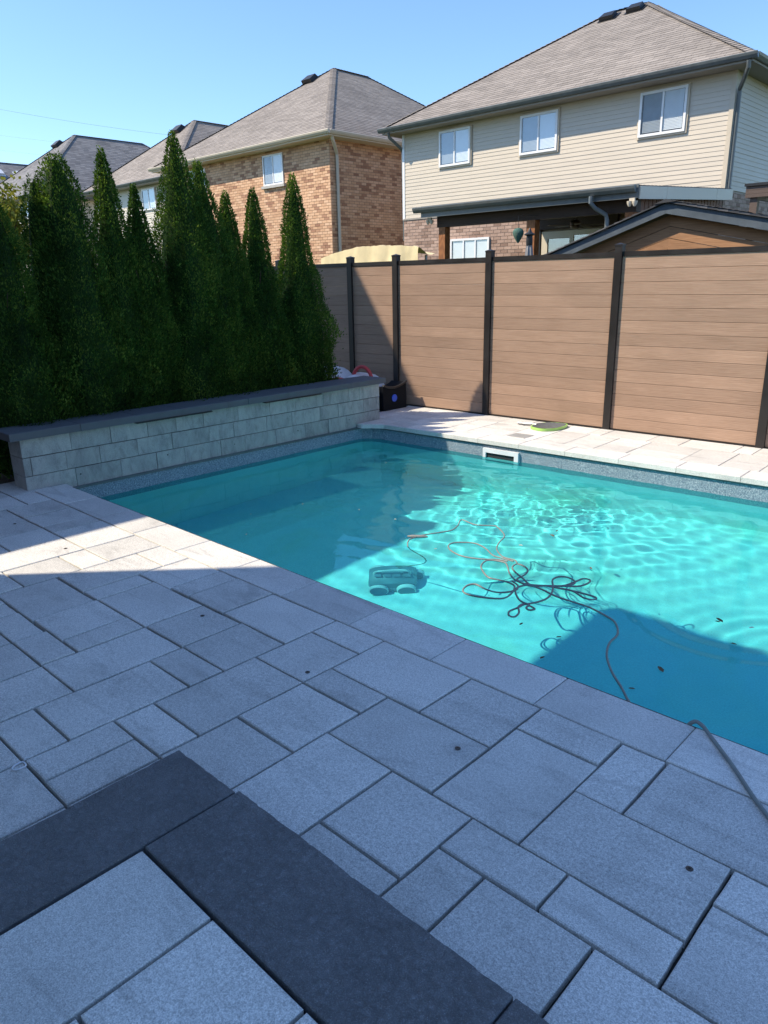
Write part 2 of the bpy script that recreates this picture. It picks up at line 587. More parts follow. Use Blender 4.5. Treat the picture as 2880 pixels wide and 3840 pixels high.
def wallstrip(pts, z0s, z1):
    m = MB()
    for i in range(len(pts) - 1):
        a, b = pts[i], pts[i + 1]
        m.add([(*a, z0s[i]), (*b, z0s[i + 1]), (*b, z1), (*a, z1)], [(0, 1, 2, 3)])
    return m


def fz(u):
    """floor level: shallow right end, deeper to the left"""
    t = min(1, max(0, (-1.6 - u) / 4.6))
    return -1.10 - 0.62 * t * t * (3 - 2 * t)


corner = [(-7.055, 6.80), (-7.03, 6.92), (-6.93, 7.01), (-6.80, 7.045), far_u(-6.55, 0.028)]
near_corner = [(-6.85, 2.872), (-7.0, 2.89), (-7.045, 2.95), (-7.055, 3.05)]
ring = [(2.3, 2.872), (-0.5, 2.872), (-2, 2.872), (-3.5, 2.872), (-5, 2.872), (-6, 2.872)] + near_corner + [(-7.055, 4), (-7.055, 5.5)] + corner
ring += [far_u(u, 0.028) for u in (-5.5, -4.5, -3.5, -2.5, -1.5, -0.5, 2.3)] + [(2.3, 2.872)]
zs = [fz(q[0]) for q in ring]
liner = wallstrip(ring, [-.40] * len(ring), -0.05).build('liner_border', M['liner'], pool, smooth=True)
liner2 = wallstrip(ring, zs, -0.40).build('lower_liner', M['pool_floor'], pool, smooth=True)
fl = MB()
us = np.linspace(-7.06, 2.31, 48)
for i in range(len(us) - 1):
    a, b = us[i], us[i + 1]
    fl.add([(a, 2.86, fz(a)), (b, 2.86, fz(b)), (b, far_u(b, 0.04)[1], fz(b)), (a, far_u(a, 0.04)[1], fz(a))], [(0, 1, 2, 3)])
pfloor = fl.build('pool_floor', M['pool_floor'], pool, smooth=True)
# the liner's bead track under the coping and along the wall
trk = MB()
for i in range(len(ring) - 2):
    a, b = Vector((*ring[i], 0)), Vector((*ring[i + 1], 0))
    d = (b - a).normalized()
    n = Vector((d.y, -d.x, 0)) * 0.012
    for z0, z1 in ((-0.075, -0.052),):
        q = [a, b, b + n, a + n]
        trk.add([(w.x, w.y, z0) for w in q] + [(w.x, w.y, z1) for w in q], [(3, 2, 1, 0), (4, 5, 6, 7), (0, 1, 5, 4), (2, 3, 7, 6)])
trk.build('bead_track', M['gutter_grey'], pool)
for o in (liner, liner2, pfloor):
    o.cycles.is_caustics_receiver = True

# water surface: long soft swell, ripples spreading from the skimmer end
NX, NY = 460, 230
gu = np.linspace(-7.06, 2.31, NX)
gt = np.linspace(0, 1, NY)
UU, TT = np.meshgrid(gu, gt)
VF = 7.02 + (UU + 6.70) * math.tan(FR) + 0.03
VV = 2.868 + (VF - 2.868) * TT
H = np.zeros_like(UU)
wr = random.Random(3)
for i in range(26):
    L = wr.uniform(0.35, 1.3)
    a = wr.gauss(0.9, 0.9)
    H += 0.00027 * L * np.sin(2 * math.pi / L * (UU * math.cos(a) + VV * math.sin(a)) + wr.uniform(0, 6.28))
act = np.exp(-(((UU + 4.2) / 1.5) ** 2 + ((VV - 6.2) / 1.0) ** 2))      # lively water in front of the skimmer
act2 = np.exp(-(((UU + 4.1) / 1.5) ** 2 + ((VV - 5.0) / 1.2) ** 2))
F2 = np.zeros_like(UU)
for i in range(34):
    L = wr.uniform(0.10, 0.30)
    a = wr.uniform(0, 6.28)
    F2 += 0.0021 * L * np.sin(2 * math.pi / L * (UU * math.cos(a) + VV * math.sin(a)) + wr.uniform(0, 6.28))
H += F2 * (0.03 + 0.70 * act + 0.17 * act2)
rr_ = np.hypot(UU + 4.6, (VV - 6.7))
H += 0.0011 * np.sin(rr_ * 2 * math.pi / 0.26) * np.exp(-((rr_ - 2.0) / 1.2) ** 2)
ra = np.hypot(UU + 1.35, VV - 4.55)
H += 0.0007 * np.sin(ra * 2 * math.pi / 0.16) * np.exp(-((ra - 0.55) / 0.3) ** 2)
idx = np.arange(NX * NY).reshape(NY, NX)
faces = np.stack([idx[:-1, :-1].ravel(), idx[:-1, 1:].ravel(), idx[1:, 1:].ravel(), idx[1:, :-1].ravel()], 1)
wm = bpy.data.meshes.new('water')
wm.from_pydata(np.stack([UU.ravel(), VV.ravel(), (ZW + H).ravel()], 1).tolist(), [], faces.tolist())
wm.materials.append(M['water'])
wm.shade_smooth()
wo = bpy.data.objects.new('water', wm)
col.objects.link(wo)
tag(wo, kind='structure')
wo.cycles.is_caustics_caster = True

# coping stones: near side and far side
CJ = [-6.36, -5.755, -5.15, -4.545, -3.94, -3.34, -2.745, -2.147, -1.537, -0.927, -0.32, 0.29, 0.9, 1.5, 2.1]
g_ = 0.0022
for i in range(len(CJ) - 1):
    a, b = CJ[i] + g_, CJ[i + 1] - g_
    j = [rng.uniform(-.0012, .0012) for _ in range(4)]
    MB().slab([(a, 2.547), (b, 2.547), (b, 2.845), (a, 2.845)], -0.055, 0.0, 0.005, jit=j).build('coping_stone', M['coping'], pool)
MB().slab([(-7.045, 2.547), (-6.362, 2.547), (-6.362, 2.845), (-6.86, 2.845), (-6.90, 2.86), (-7.045, 2.86)], -0.055, 0.002, 0.005).build('coping_stone', M['coping'], pool)
FJ = [-6.71, -6.35, -5.773, -5.208, -4.64, -4.05, -3.43, -2.825, -2.215, -1.6, -1.0, -0.4, 0.2, 0.8, 1.4, 2.0]
for i in range(len(FJ) - 1):
    a, b = FJ[i] + g_, FJ[i + 1] - g_
    MB().slab([far_u(a, 0), far_u(b, 0), far_u(b, 0.302), far_u(a, 0.302)], -0.055, 0.0, 0.006).build('coping_stone', M['coping'], pool)
MB().slab([(-7.045, 6.845), (-6.96, 6.84), (-6.87, 6.93), (-6.715, 7.018), far_u(-6.714, 0.302), (-7.045, 7.31)], -0.055, 0.0, 0.005).build('coping_stone', M['coping'], pool)

# skimmer in the far wall
sk = MB()


def wallbox(m, u0, u1, z0, z1, t0, t1):
    m.hexa([(*far_u(u0, t0), z0), (*far_u(u1, t0), z0), (*far_u(u1, t1), z0), (*far_u(u0, t1), z0),
            (*far_u(u0, t0), z1), (*far_u(u1, t0), z1), (*far_u(u1, t1), z1), (*far_u(u0, t1), z1)])


ta, tb = -0.004, 0.027
wallbox(sk, -5.13, -4.64, -0.155, -0.105, ta, tb)
wallbox(sk, -5.13, -4.64, -0.31, -0.262, ta, tb)
wallbox(sk, -5.13, -5.09, -0.262, -0.155, ta, tb)
wallbox(sk, -4.695, -4.64, -0.262, -0.155, ta, tb)
sko = sk.build('skimmer', M['white_plastic'], pool)
th = MB()
wallbox(th, -5.089, -4.696, -0.261, -0.156, 0.016, 0.026)
th.build('throat', M['dark_room'], sko)
wr_ = MB()
wallbox(wr_, -5.08, -4.70, -0.30, -0.222, 0.006, 0.014)
wr_.build('weir_flap', M['white_plastic'], sko)
for o in list(sko.children) + [sko]:
    o.cycles.is_caustics_receiver = True

# ------------------------------------------------------------------ patio pavers (measured rectangles u0,u1,v0,v1)
PAV = '''-2.46 -1.88 2.155 2.542;-1.88 -1.49 2.152 2.542;-1.49 -1.106 2.337 2.542;-1.49 -1.102 1.773 2.337;-1.106 -.914 2.145 2.542
-.914 -.34 2.145 2.542;-1.102 -.528 1.77 2.145;-.528 .05 1.957 2.145;-.528 -.14 1.584 1.957;-2.067 -1.49 1.775 2.152
-2.067 -1.686 1.192 1.775;-1.686 -1.295 1.39 1.773;-1.686 -1.295 1.192 1.39;-1.295 -.91 1.582 1.771;-.91 -.528 1.582 1.77
-1.295 -1.101 1.192 1.582;-1.101 -.716 1.192 1.582;-.716 -.14 1.192 1.582;-2.457 -2.067 1.59 1.972;-2.457 -2.067 1.972 2.153
-2.457 -2.067 1.201 1.59;-2.835 -2.458 1.395 1.975;-2.832 -2.458 1.975 2.353;-2.832 -2.459 2.353 2.542;-2.835 -2.459 1.201 1.394
-2.838 -2.642 .814 1.2;-2.642 -2.442 .814 1.2;-2.838 -2.443 .43 .813;-2.443 -2.06 .43 .813;-2.442 -2.06 .814 1.2
-3.206 -2.838 1.005 1.586;-3.212 -2.838 1.586 1.784;-3.215 -2.836 1.784 2.166;-3.403 -2.834 2.168 2.542;-3.774 -3.403 2.165 2.542
-3.967 -3.774 2.162 2.542;-4.342 -3.967 2.15 2.542;-4.72 -4.343 2.336 2.542;-4.712 -4.34 1.762 2.335;-4.34 -4.15 1.765 2.146
-4.15 -3.588 1.77 2.156;-3.588 -3.215 1.778 2.16;-4.155 -3.78 1.381 1.766;-3.78 -3.588 1.385 1.77;-3.585 -3.213 1.193 1.778
-3.96 -3.586 1.19 1.378;-4.33 -3.96 1.19 1.368;-4.523 -4.33 1.19 1.367;-4.71 -4.156 1.372 1.757;-5.088 -4.713 1.55 1.934
-5.09 -4.713 1.934 2.131;-5.096 -4.72 2.131 2.542;-5.465 -5.09 1.36 2.135;-5.668 -5.098 2.137 2.542;-5.852 -5.668 2.137 2.542
-6.222 -5.852 2.137 2.542;-6.604 -6.222 2.133 2.542;-6.993 -6.606 2.326 2.542;-6.993 -6.606 1.94 2.325;-7.56 -6.996 2.332 2.70
-7.38 -6.996 1.94 2.331;-6.592 -5.835 1.75 2.132;-5.835 -5.468 1.748 2.134;-5.835 -5.468 1.36 1.747;-6.6 -5.837 1.36 1.749
-3.57 -3.207 .81 1.192;-3.57 -3.207 .43 .81;-3.206 -2.84 .43 .812;-3.206 -2.84 .812 1.004;-3.96 -3.572 .81 1.19;-4.33 -3.96 .81 1.19
-4.71 -4.331 .99 1.19;-5.088 -4.71 1.17 1.549;-4.71 -4.525 1.19 1.371;-5.46 -5.09 .98 1.359;-6.2 -5.46 .98 1.359;-5.09 -4.71 .6 1.169
-.34 .05 2.145 2.542;.05 .63 2.145 2.542;.63 1.2 1.96 2.542;.05 .63 1.77 2.145;-.14 .44 1.39 1.77;-.14 .05 1.77 1.957;.44 1.2 1.58 1.96
-.14 .44 1.192 1.39;.44 1.2 1.192 1.58;1.2 1.96 1.77 2.542;1.2 1.96 1.192 1.77'''
PAVL = [tuple(float(x) for x in s.split()) for s in PAV.replace('\n', ';').split(';')]
for (a, b, c, d) in PAVL:
    gp = 0.0058
    e = [rng.uniform(-.0015, .0015) for _ in range(4)]
    sk_ = [rng.uniform(-.0022, .0022) for _ in range(4)]
    zt = rng.uniform(-.002, .0015)
    poly = [(a + gp + sk_[0], c + gp), (b - gp, c + gp + sk_[1]), (b - gp + sk_[2], d - gp), (a + gp, d - gp + sk_[3])]
    pp, ee = [], []
    for k in range(4):                        # slightly worn, uneven edges
        (xa, ya), (xb, yb) = poly[k], poly[(k + 1) % 4]
        for f in (0, .34, .67):
            w = 0 if f == 0 else rng.uniform(-.0022, .0012)
            L = math.hypot(xb - xa, yb - ya)
            pp.append((xa + (xb - xa) * f + (yb - ya) / L * w, ya + (yb - ya) * f - (xb - xa) / L * w))
            ee.append(e[k] * (1 - f) + e[(k + 1) % 4] * f)
    MB().slab(pp, -0.04, zt, 0.004, jit=ee).build('paver', M['paver'], patio)

# anchors set in the pavers
for (u, v) in ((-5.208, 2.041), (-3.459, 2.067), (-6.113, 2.025), (-2.51, 2.048), (-1.582, 2.054), (-0.631, 2.047)):
    m = MB()
    m.lathe([(0.0115, 0.0008), (0.0125, 0.0022), (0.009, 0.0032), (0.0045, 0.0032), (0.0045, 0.001), (0.0001, 0.001)], (u, v, 0.0), 14)
    m.build('anchor', M['bronze_metal'], patio, smooth=True)

# far-deck pavers (u from joints, t0..t1 behind the far edge)
MID = [-7.42, -7.06, -6.55, -5.89, -5.57, -5.045, -4.635, -4.245, -3.865, -3.485, -2.905, -2.52, -2.14, -1.75, -1.2, -.6, 0, .6, 1.2, 2.0]
for i in range(len(MID) - 1):
    a, b = MID[i] + .003, MID[i + 1] - .003
    t0, t1 = 0.309, 1.005
    sp = {2: .60, 3: .50, 4: .62, 6: .70, 8: .62, 9: .60, 11: .55, 13: .6, 15: .55}.get(i)
    if i < 1:
        t0 = .25
    for (p, q) in ([(t0, t1)] if not sp else [(t0, sp - .003), (sp + .003, t1)]):
        MB().slab([far_u(a, p), far_u(b, p), far_u(b, q), far_u(a, q)], -0.04, rng.uniform(-.002, .001), 0.004).build('paver', M['paver'], deck)
FRW = [-7.45, -6.9, -6.33, -5.59, -5.19, -4.68, -4.295, -4.12, -3.553, -3.18, -2.6, -2.41, -1.85, -1.3, -.9, -.3, .3, .9, 1.5, 2.1]
for i in range(len(FRW) - 1):
    a, b = FRW[i] + .003, FRW[i + 1] - .003
    MB().slab([far_u(a, 1.011), far_u(b, 1.011), far_u(b, 1.40), far_u(a, 1.40)], -0.04, rng.uniform(-.002, .001), 0.004).build('paver', M['paver'], deck)

# skimmer lid in the deck
lid = MB()
lc = Vector((-4.90, 7.505, 0))
ex = Vector((math.cos(FR), math.sin(FR), 0))
ey = Vector((-math.sin(FR), math.cos(FR), 0))


def lp(x, y):
    q = lc + ex * x + ey * y
    return (q.x, q.y)


lid.slab([lp(-.135, -.125), lp(.135, -.125), lp(.135, .125), lp(-.135, .125)], -0.02, 0.0045, 0.002)
lid = lid.build('skimmer_lid', M['coping'], label='square ribbed skimmer lid set flush in the far deck', cat='lid')
rib = MB()
for i in range(9):
    x = -.112 + i * .028
    rib.slab([lp(x, -.11), lp(x + .014, -.11), lp(x + .014, .11), lp(x, .11)], 0.004, 0.0075, 0.001)
rib.build('rib_plate', M['sill'], lid)
lid['label'] = 'square ribbed skimmer lid set flush in the sunlit far deck'

# ------------------------------------------------------------------ raised step under the camera
ZS = 0.15
step = MB()
step.box(-2.19, 4.0, -0.8, 1.15, -0.03, ZS - 0.05)
step = step.build('step_platform', M['sand'], kind='structure')


def riven(poly_edges, name):
    """slab with hewn, uneven edges where asked: poly_edges = [(x,y,rough?)...] ccw"""
    pts = []
    n = len(poly_edges)
    for i in range(n):
        x0, y0, rough = poly_edges[i]
        x1, y1, _ = poly_edges[(i + 1) % n]
        L = math.hypot(x1 - x0, y1 - y0)
        k = max(1, int(L / (0.016 if rough else 10)))
        nx, ny = (y1 - y0) / L, -(x1 - x0) / L
        for j in range(k):
            f = j / k
            w = 0
            if rough and j:
                q_ = Vector((x0 + (x1 - x0) * f, y0 + (y1 - y0) * f, 3.1))
                w = 0.003 * mnoise.noise(q_ * 4) + 0.003 * mnoise.noise(q_ * 17) - max(0, mnoise.noise(q_ * 31) - .3) * .010 + rng.uniform(-.0006, .0006)
            pts.append((x0 + (x1 - x0) * f + nx * w, y0 + (y1 - y0) * f + ny * w))
    m = MB()
    m.slab(pts, ZS - 0.055, ZS + 0.002, 0.004)
    return m.build(name, M['slate'], step)


riven([(-2.227, -0.05, False), (-1.873, -0.05, False), (-1.873, 1.176, True), (-2.227, 1.176, True)], 'step_slab')
riven([(-1.867, 0.829, False), (-0.732, 0.829, False), (-0.732, 1.186, True), (-1.867, 1.186, False)], 'step_slab')
riven([(-0.726, 0.829, False), (0.42, 0.829, False), (0.42, 1.186, True), (-0.726, 1.186, False)], 'step_slab')
riven([(0.426, 0.829, False), (1.56, 0.829, False), (1.56, 1.186, True), (0.426, 1.186, False)], 'step_slab')
for (a, b, c, d) in ((-1.862, -1.482, .05, .82), (-1.478, -1.084, .435, .82), (-1.478, -1.084, .05, .431), (-1.08, -.70, .05, .82), (-.696, -.12, .435, .82), (-.696, -.12, .05, .431),
                     (-.116, .46, .05, .82), (.464, 1.2, .2, .82), (-1.862, -1.084, -.55, .046), (-1.08, -.12, -.55, .046), (-.116, 1.2, -.55, .046)):
    gp = .004
    MB().slab([(a + gp, c + gp), (b - gp, c + gp), (b - gp, d - gp), (a + gp, d - gp)], ZS - .05, ZS, 0.004).build('paver', M['paver'], step)

# ------------------------------------------------------------------ retaining wall with spillways
wall = thing('retaining_wall', (-7.2, 4.9, -0.04), 'low grey block retaining wall with charcoal cap along the pool end', 'wall')
WU0, WU1 = -7.36, -7.07
core = MB()
core.box(WU0 + .02, WU1 - .012, 2.53, 7.29, -0.05, 0.488)
core.build('mortar_core', M['sand'], wall)
ROWS = [(-0.055, 0.127, [2.505, 2.985, 3.461, 3.87, 4.213, 4.684, 5.027, 5.484, 5.948, 6.349, 6.673, 7.31]),
        (0.133, 0.306, [2.505, 2.577, 2.912, 3.256, 3.667, 4.075, 4.547, 4.879, 5.353, 5.744, 6.206, 6.533, 6.995, 7.247, 7.31]),
        (0.312, 0.485, [2.505, 2.98, 3.392, 3.80, 4.141, 4.485, 4.954, 5.415, 5.811, 6.274, 6.734, 6.924, 7.31])]
for z0, z1, js in ROWS:
    for i in range(len(js) - 1):
        a, b = js[i] + .0018, js[i + 1] - .0018
        dz = rng.uniform(-.0012, .0012)
        du = rng.uniform(-.003, .003)
        u0 = WU0 if i in (0, len(js) - 2) else WU1 - .12
        c = 0.003
        m = MB()
        m.add([(u0, a, z0), (WU1 - c + du, a, z0), (WU1 - c + du, b, z0), (u0, b, z0), (u0, a, z1 + dz), (WU1 - c + du, a, z1 + dz), (WU1 - c + du, b, z1 + dz), (u0, b, z1 + dz),
               (WU1 + du, a + c, z0 + c), (WU1 + du, b - c, z0 + c), (WU1 + du, b - c, z1 - c + dz), (WU1 + du, a + c, z1 - c + dz)],
              [(3, 2, 1, 0), (4, 5, 6, 7), (0, 1, 5, 4), (2, 3, 7, 6), (3, 0, 4, 7), (8, 9, 10, 11), (1, 2, 9, 8), (2, 6, 10, 9), (6, 5, 11, 10), (5, 1, 8, 11)])
        m.build('block', M['block'], wall)
m = MB(); m.box(-7.14, -7.043, 2.87, 6.95, -.075, -.052); m.build('ledge_strip', M['cap'], wall)
capj = [2.40, 3.07, 3.672, 4.18, 4.784, 5.068, 5.66, 6.153, 6.72, 7.375]
for i in range(len(capj) - 1):
    a, b = capj[i] + .001, capj[i + 1] - .001
    MB().slab([(-7.43, a), (-7.005 + rng.uniform(-.003, .003), a), (-7.005 + rng.uniform(-.003, .003), b), (-7.43, b)], 0.492, 0.563 + rng.uniform(-.001, .001), 0.005).build('cap_stone', M['cap'], wall)
for a, b in ((3.66, 4.56), (5.31, 6.19)):
    m = MB()
    m.box(-7.09, -7.0, a, b, 0.476, 0.4905)
    m.box(-7.001, -6.985, a, b, 0.480, 0.4865)
    m.build('spillway_lip', M['black_plastic'], wall)
for (v, z) in ((3.03, .06), (4.0, .08), (4.87, .05), (5.83, .06), (6.72, .07)):
    m = MB()
    m.lathe([(0.0075, 0), (0.0075, 0.004), (0.0045, 0.004), (0.0045, 0.001)], (WU1 - .001, v, z), 10, axis=0)
    m.build('weep_hole', M['black_plastic'], wall)

# ------------------------------------------------------------------ fence
FT = 1.425                                    # fence plane behind the far pool edge
fence = thing('privacy_fence', (*far_u(-5, FT), 0), 'tall brown composite board fence with black posts behind the pool', 'fence')
posts = [-12.2, -10.3, -8.62, -7.69, -6.045, -4.235, -2.44, -0.62, 1.2]


def fbox(m, u0, u1, t0, t1, z0, z1, **k):
    m.hexa([(*far_u(u0, t0), z0), (*far_u(u1, t0), z0), (*far_u(u1, t1), z0), (*far_u(u0, t1), z0),
            (*far_u(u0, t0), z1), (*far_u(u1, t0), z1), (*far_u(u1, t1), z1), (*far_u(u0, t1), z1)], **k)


for i in range(len(posts) - 1):
    a, b = posts[i] + .046, posts[i + 1] - .046
    for r_ in range(14):
        z0, z1 = 0.012 + r_ * .1457, 0.012 + (r_ + 1) * .1457
        m = MB()
        t0, t1 = FT, FT + .022
        # tongue-and-groove board: eased long edges
        prof = [(t0 + .009, z0 + .0005), (t0 + .009, z0 + .0045), (t0 + .001, z0 + .0045), (t0, z0 + .006), (t0, z1 - .003), (t0 + .003, z1), (t1, z1), (t1, z0 + .0005)]
        n = len(prof)
        vs = [(*far_u(a, t), z) for t, z in prof] + [(*far_u(b, t), z) for t, z in prof]
        fs = [tuple(range(n)), tuple(range(2 * n - 1, n - 1, -1))] + [(j, n + j, n + (j + 1) % n, (j + 1) % n) for j in range(n)]
        m.add(vs, fs)
        m.build('board', M['board'], fence)
    m = MB()
    fbox(m, a, b, FT - .012, FT + .034, 2.052, 2.105)
    m.build('top_rail', M['post_black'], fence)
    m = MB()
    fbox(m, a, b, FT - .012, FT + .034, -0.03, 0.013)
    m.build('bottom_rail', M['post_black'], fence)
for u in posts:
    m = MB()
    fbox(m, u - .045, u + .045, FT - .035, FT + .055, -0.04, 2.175)
    p = m.build('post', M['post_black'], fence)
    m = MB()
    fbox(m, u - .049, u + .049, FT - .039, FT + .059, 2.168, 2.186)
    c4 = [far_u(u - .049, FT - .039), far_u(u + .049, FT - .039), far_u(u + .049, FT + .059), far_u(u - .049, FT + .059)]
    ap = far_u(u, FT + .01)
    m.add([(*q, 2.186) for q in c4] + [(*ap, 2.204)], [(0, 1, 4), (1, 2, 4), (2, 3, 4), (3, 0, 4)])
    m.build('post_cap', M['post_black'], p)

# ------------------------------------------------------------------ laying rows of pieces (bricks, laps, shingles)


def lay(parent, name, mat, O, ex, ey, nz, rows_h, ph, pw, gap_x, gap_y, th0, th1, xl, xr, n_single, bond=0.5, holes=(), rs=1, min_single_vis=True, jitter=0.0):
    """O origin; ex along, ey up, nz out of the surface; a row's pieces run from xl(y) to xr(y); the bottom edge stands th0 proud, the top th1"""
    O, ex, ey, nz = Vector(O), Vector(ex), Vector(ey), Vector(nz)
    rg = random.Random(rs)
    pcs = []
    nr = int(rows_h / ph + 0.999)
    for j in range(nr):
        y0, y1 = j * ph, min((j + 1) * ph, rows_h)
        if y1 - y0 < ph * .2:
            continue
        ya, yb = y0 + gap_y / 2, y1 - gap_y / 2
        lo, hi = xl((y0 + y1) / 2), xr((y0 + y1) / 2)
        if hi - lo < .05:
            continue
        spans = [(lo, hi)]
        for (h0, h1, g0, g1) in holes:
            if g0 < (ya + yb) / 2 < g1:
                ns = []
                for (s0, s1) in spans:
                    if h1 <= s0 or h0 >= s1:
                        ns.append((s0, s1))
                    else:
                        if h0 > s0:
                            ns.append((s0, h0))
                        if h1 < s1:
                            ns.append((h1, s1))
                spans = ns
        off = (j * bond + (rg.random() * jitter)) % 1.0 * pw if pw else 0
        for (s0, s1) in spans:
            if not pw:
                pcs.append((s0, s1, ya, yb, rg.random()))
                continue
            k0 = math.floor((s0 - off) / pw)
            x = k0 * pw + off
            while x < s1:
                a, b = max(s0, x) + gap_x / 2, min(s1, x + pw) - gap_x / 2
                if b - a > .02:
                    pcs.append((a, b, ya, yb, rg.random()))
                x += pw

    def corners(q, dth=0.0):
        a, b, y0, y1, tt = q
        P = []
        for w, sel in ((0.0, 0), (1.0, 1)):
            for (x, y, t) in ((a, y0, th0), (b, y0, th0), (b, y1, th1), (a, y1, th1)):
                P.append(O + ex * x + ey * y + nz * ((t + dth) * sel + 0.0004))
        return P
    C0 = Vector((0, 0, CAM_H))
    order = []
    if n_single:
        for i, q in enumerate(pcs):
            cpt = O + ex * ((q[0] + q[1]) / 2) + ey * ((q[2] + q[3]) / 2)
            order.append((0 if seen(cpt) else 1, (cpt - C0).length / math.sqrt((q[1] - q[0])), i))
        order.sort()
        single = {i for v_, _, i in order[:n_single] if v_ == 0}
    else:
        single = set()
    rest = MB()
    for i, q in enumerate(pcs):
        d = rg.uniform(-.0015, .0015)
        if i in single:
            m = MB()
            m.hexa(corners(q, d), tint=q[4])
            m.build(name, mat, parent)
        else:
            rest.hexa(corners(q, d), tint=q[4])
    if rest.v:
        rest.build(name + '_field', mat, parent, kind='stuff')
    return len(pcs), len(single)


def quad(name, mat, parent, pts):
    m = MB()
    m.add(pts, [tuple(range(len(pts)))])
    return m.build(name, mat, parent)


def window(parent, u0, u1, z0, z1, v, frame=None, panes=2, cased=True, blind_first=False, sill=None, d=0.055, screen_first=True):
    """sliding window on a wall facing -Y at plane v"""
    frame = frame or M['white_frame']
    w = MB()
    f = .055
    w.box(u0, u1, v - d, v - .001, z1 - f, z1)
    w.box(u0, u1, v - d, v - .001, z0, z0 + f)
    w.box(u0, u0 + f, v - d, v - .001, z0 + f, z1 - f)
    w.box(u1 - f, u1, v - d, v - .001, z0 + f, z1 - f)
    wo_ = w.build('window', frame, parent)
    if cased:
        c = MB()
        k = .04
        c.box(u0 - k, u1 + k, v - .03, v - .002, z1 + .001, z1 + k)
        c.box(u0 - k, u1 + k, v - .03, v - .002, z0 - k, z0 - .001)
        c.box(u0 - k, u0 - .001, v - .03, v - .002, z0 - .001, z1 + .001)
        c.box(u1 + .001, u1 + k, v - .03, v - .002, z0 - .001, z1 + .001)
        c.build('casing', M['trim_beige'], wo_)
    b = MB()
    b.box(u0 + f, u1 - f, v - .012, v - .003, z0 + f, z1 - f)
    b.build('interior', M['dark_room'], wo_)
    n = panes
    W = (u1 - u0 - 2 * f) / n
    for i in range(n):
        a, e = u0 + f + i * W, u0 + f + (i + 1) * W
        if i:
            m = MB()
            m.box(a - .022, a + .022, v - d + .004, v - .014, z0 + f + .001, z1 - f - .001)
            m.build('mullion', frame, wo_)
        has_blind = i > 0 or not screen_first
        bl = MB()
        z = z0 + f + .03
        while z < z1 - f - .02:
            bl.hexa([(a + .025, v - .022, z), (e - .025, v - .022, z), (e - .025, v - .016, z + .03), (a + .025, v - .016, z + .03),
                     (a + .025, v - .020, z - .001), (e - .025, v - .020, z - .001), (e - .025, v - .014, z + .029), (a + .025, v - .014, z + .029)])
            z += .0295
        bl.build('blind', M['blind'] if has_blind else M['screen'], wo_)
        g2 = MB()
        yy = v - d + .02
        g2.add([(a + .001, yy, z0 + f + .001), (e - .001, yy, z0 + f + .001), (e - .001, yy, z1 - f - .001), (a + .001, yy, z1 - f - .001)], [(0, 1, 2, 3)])
        g2.build('pane', M['glass'], wo_)
    if sill:
        m = MB()
        m.box(u0 - .08, u1 + .08, v - .09, v - .001, z0 - .09, z0 - .002)
        m.build('sill', M['sill'], wo_)
    return wo_


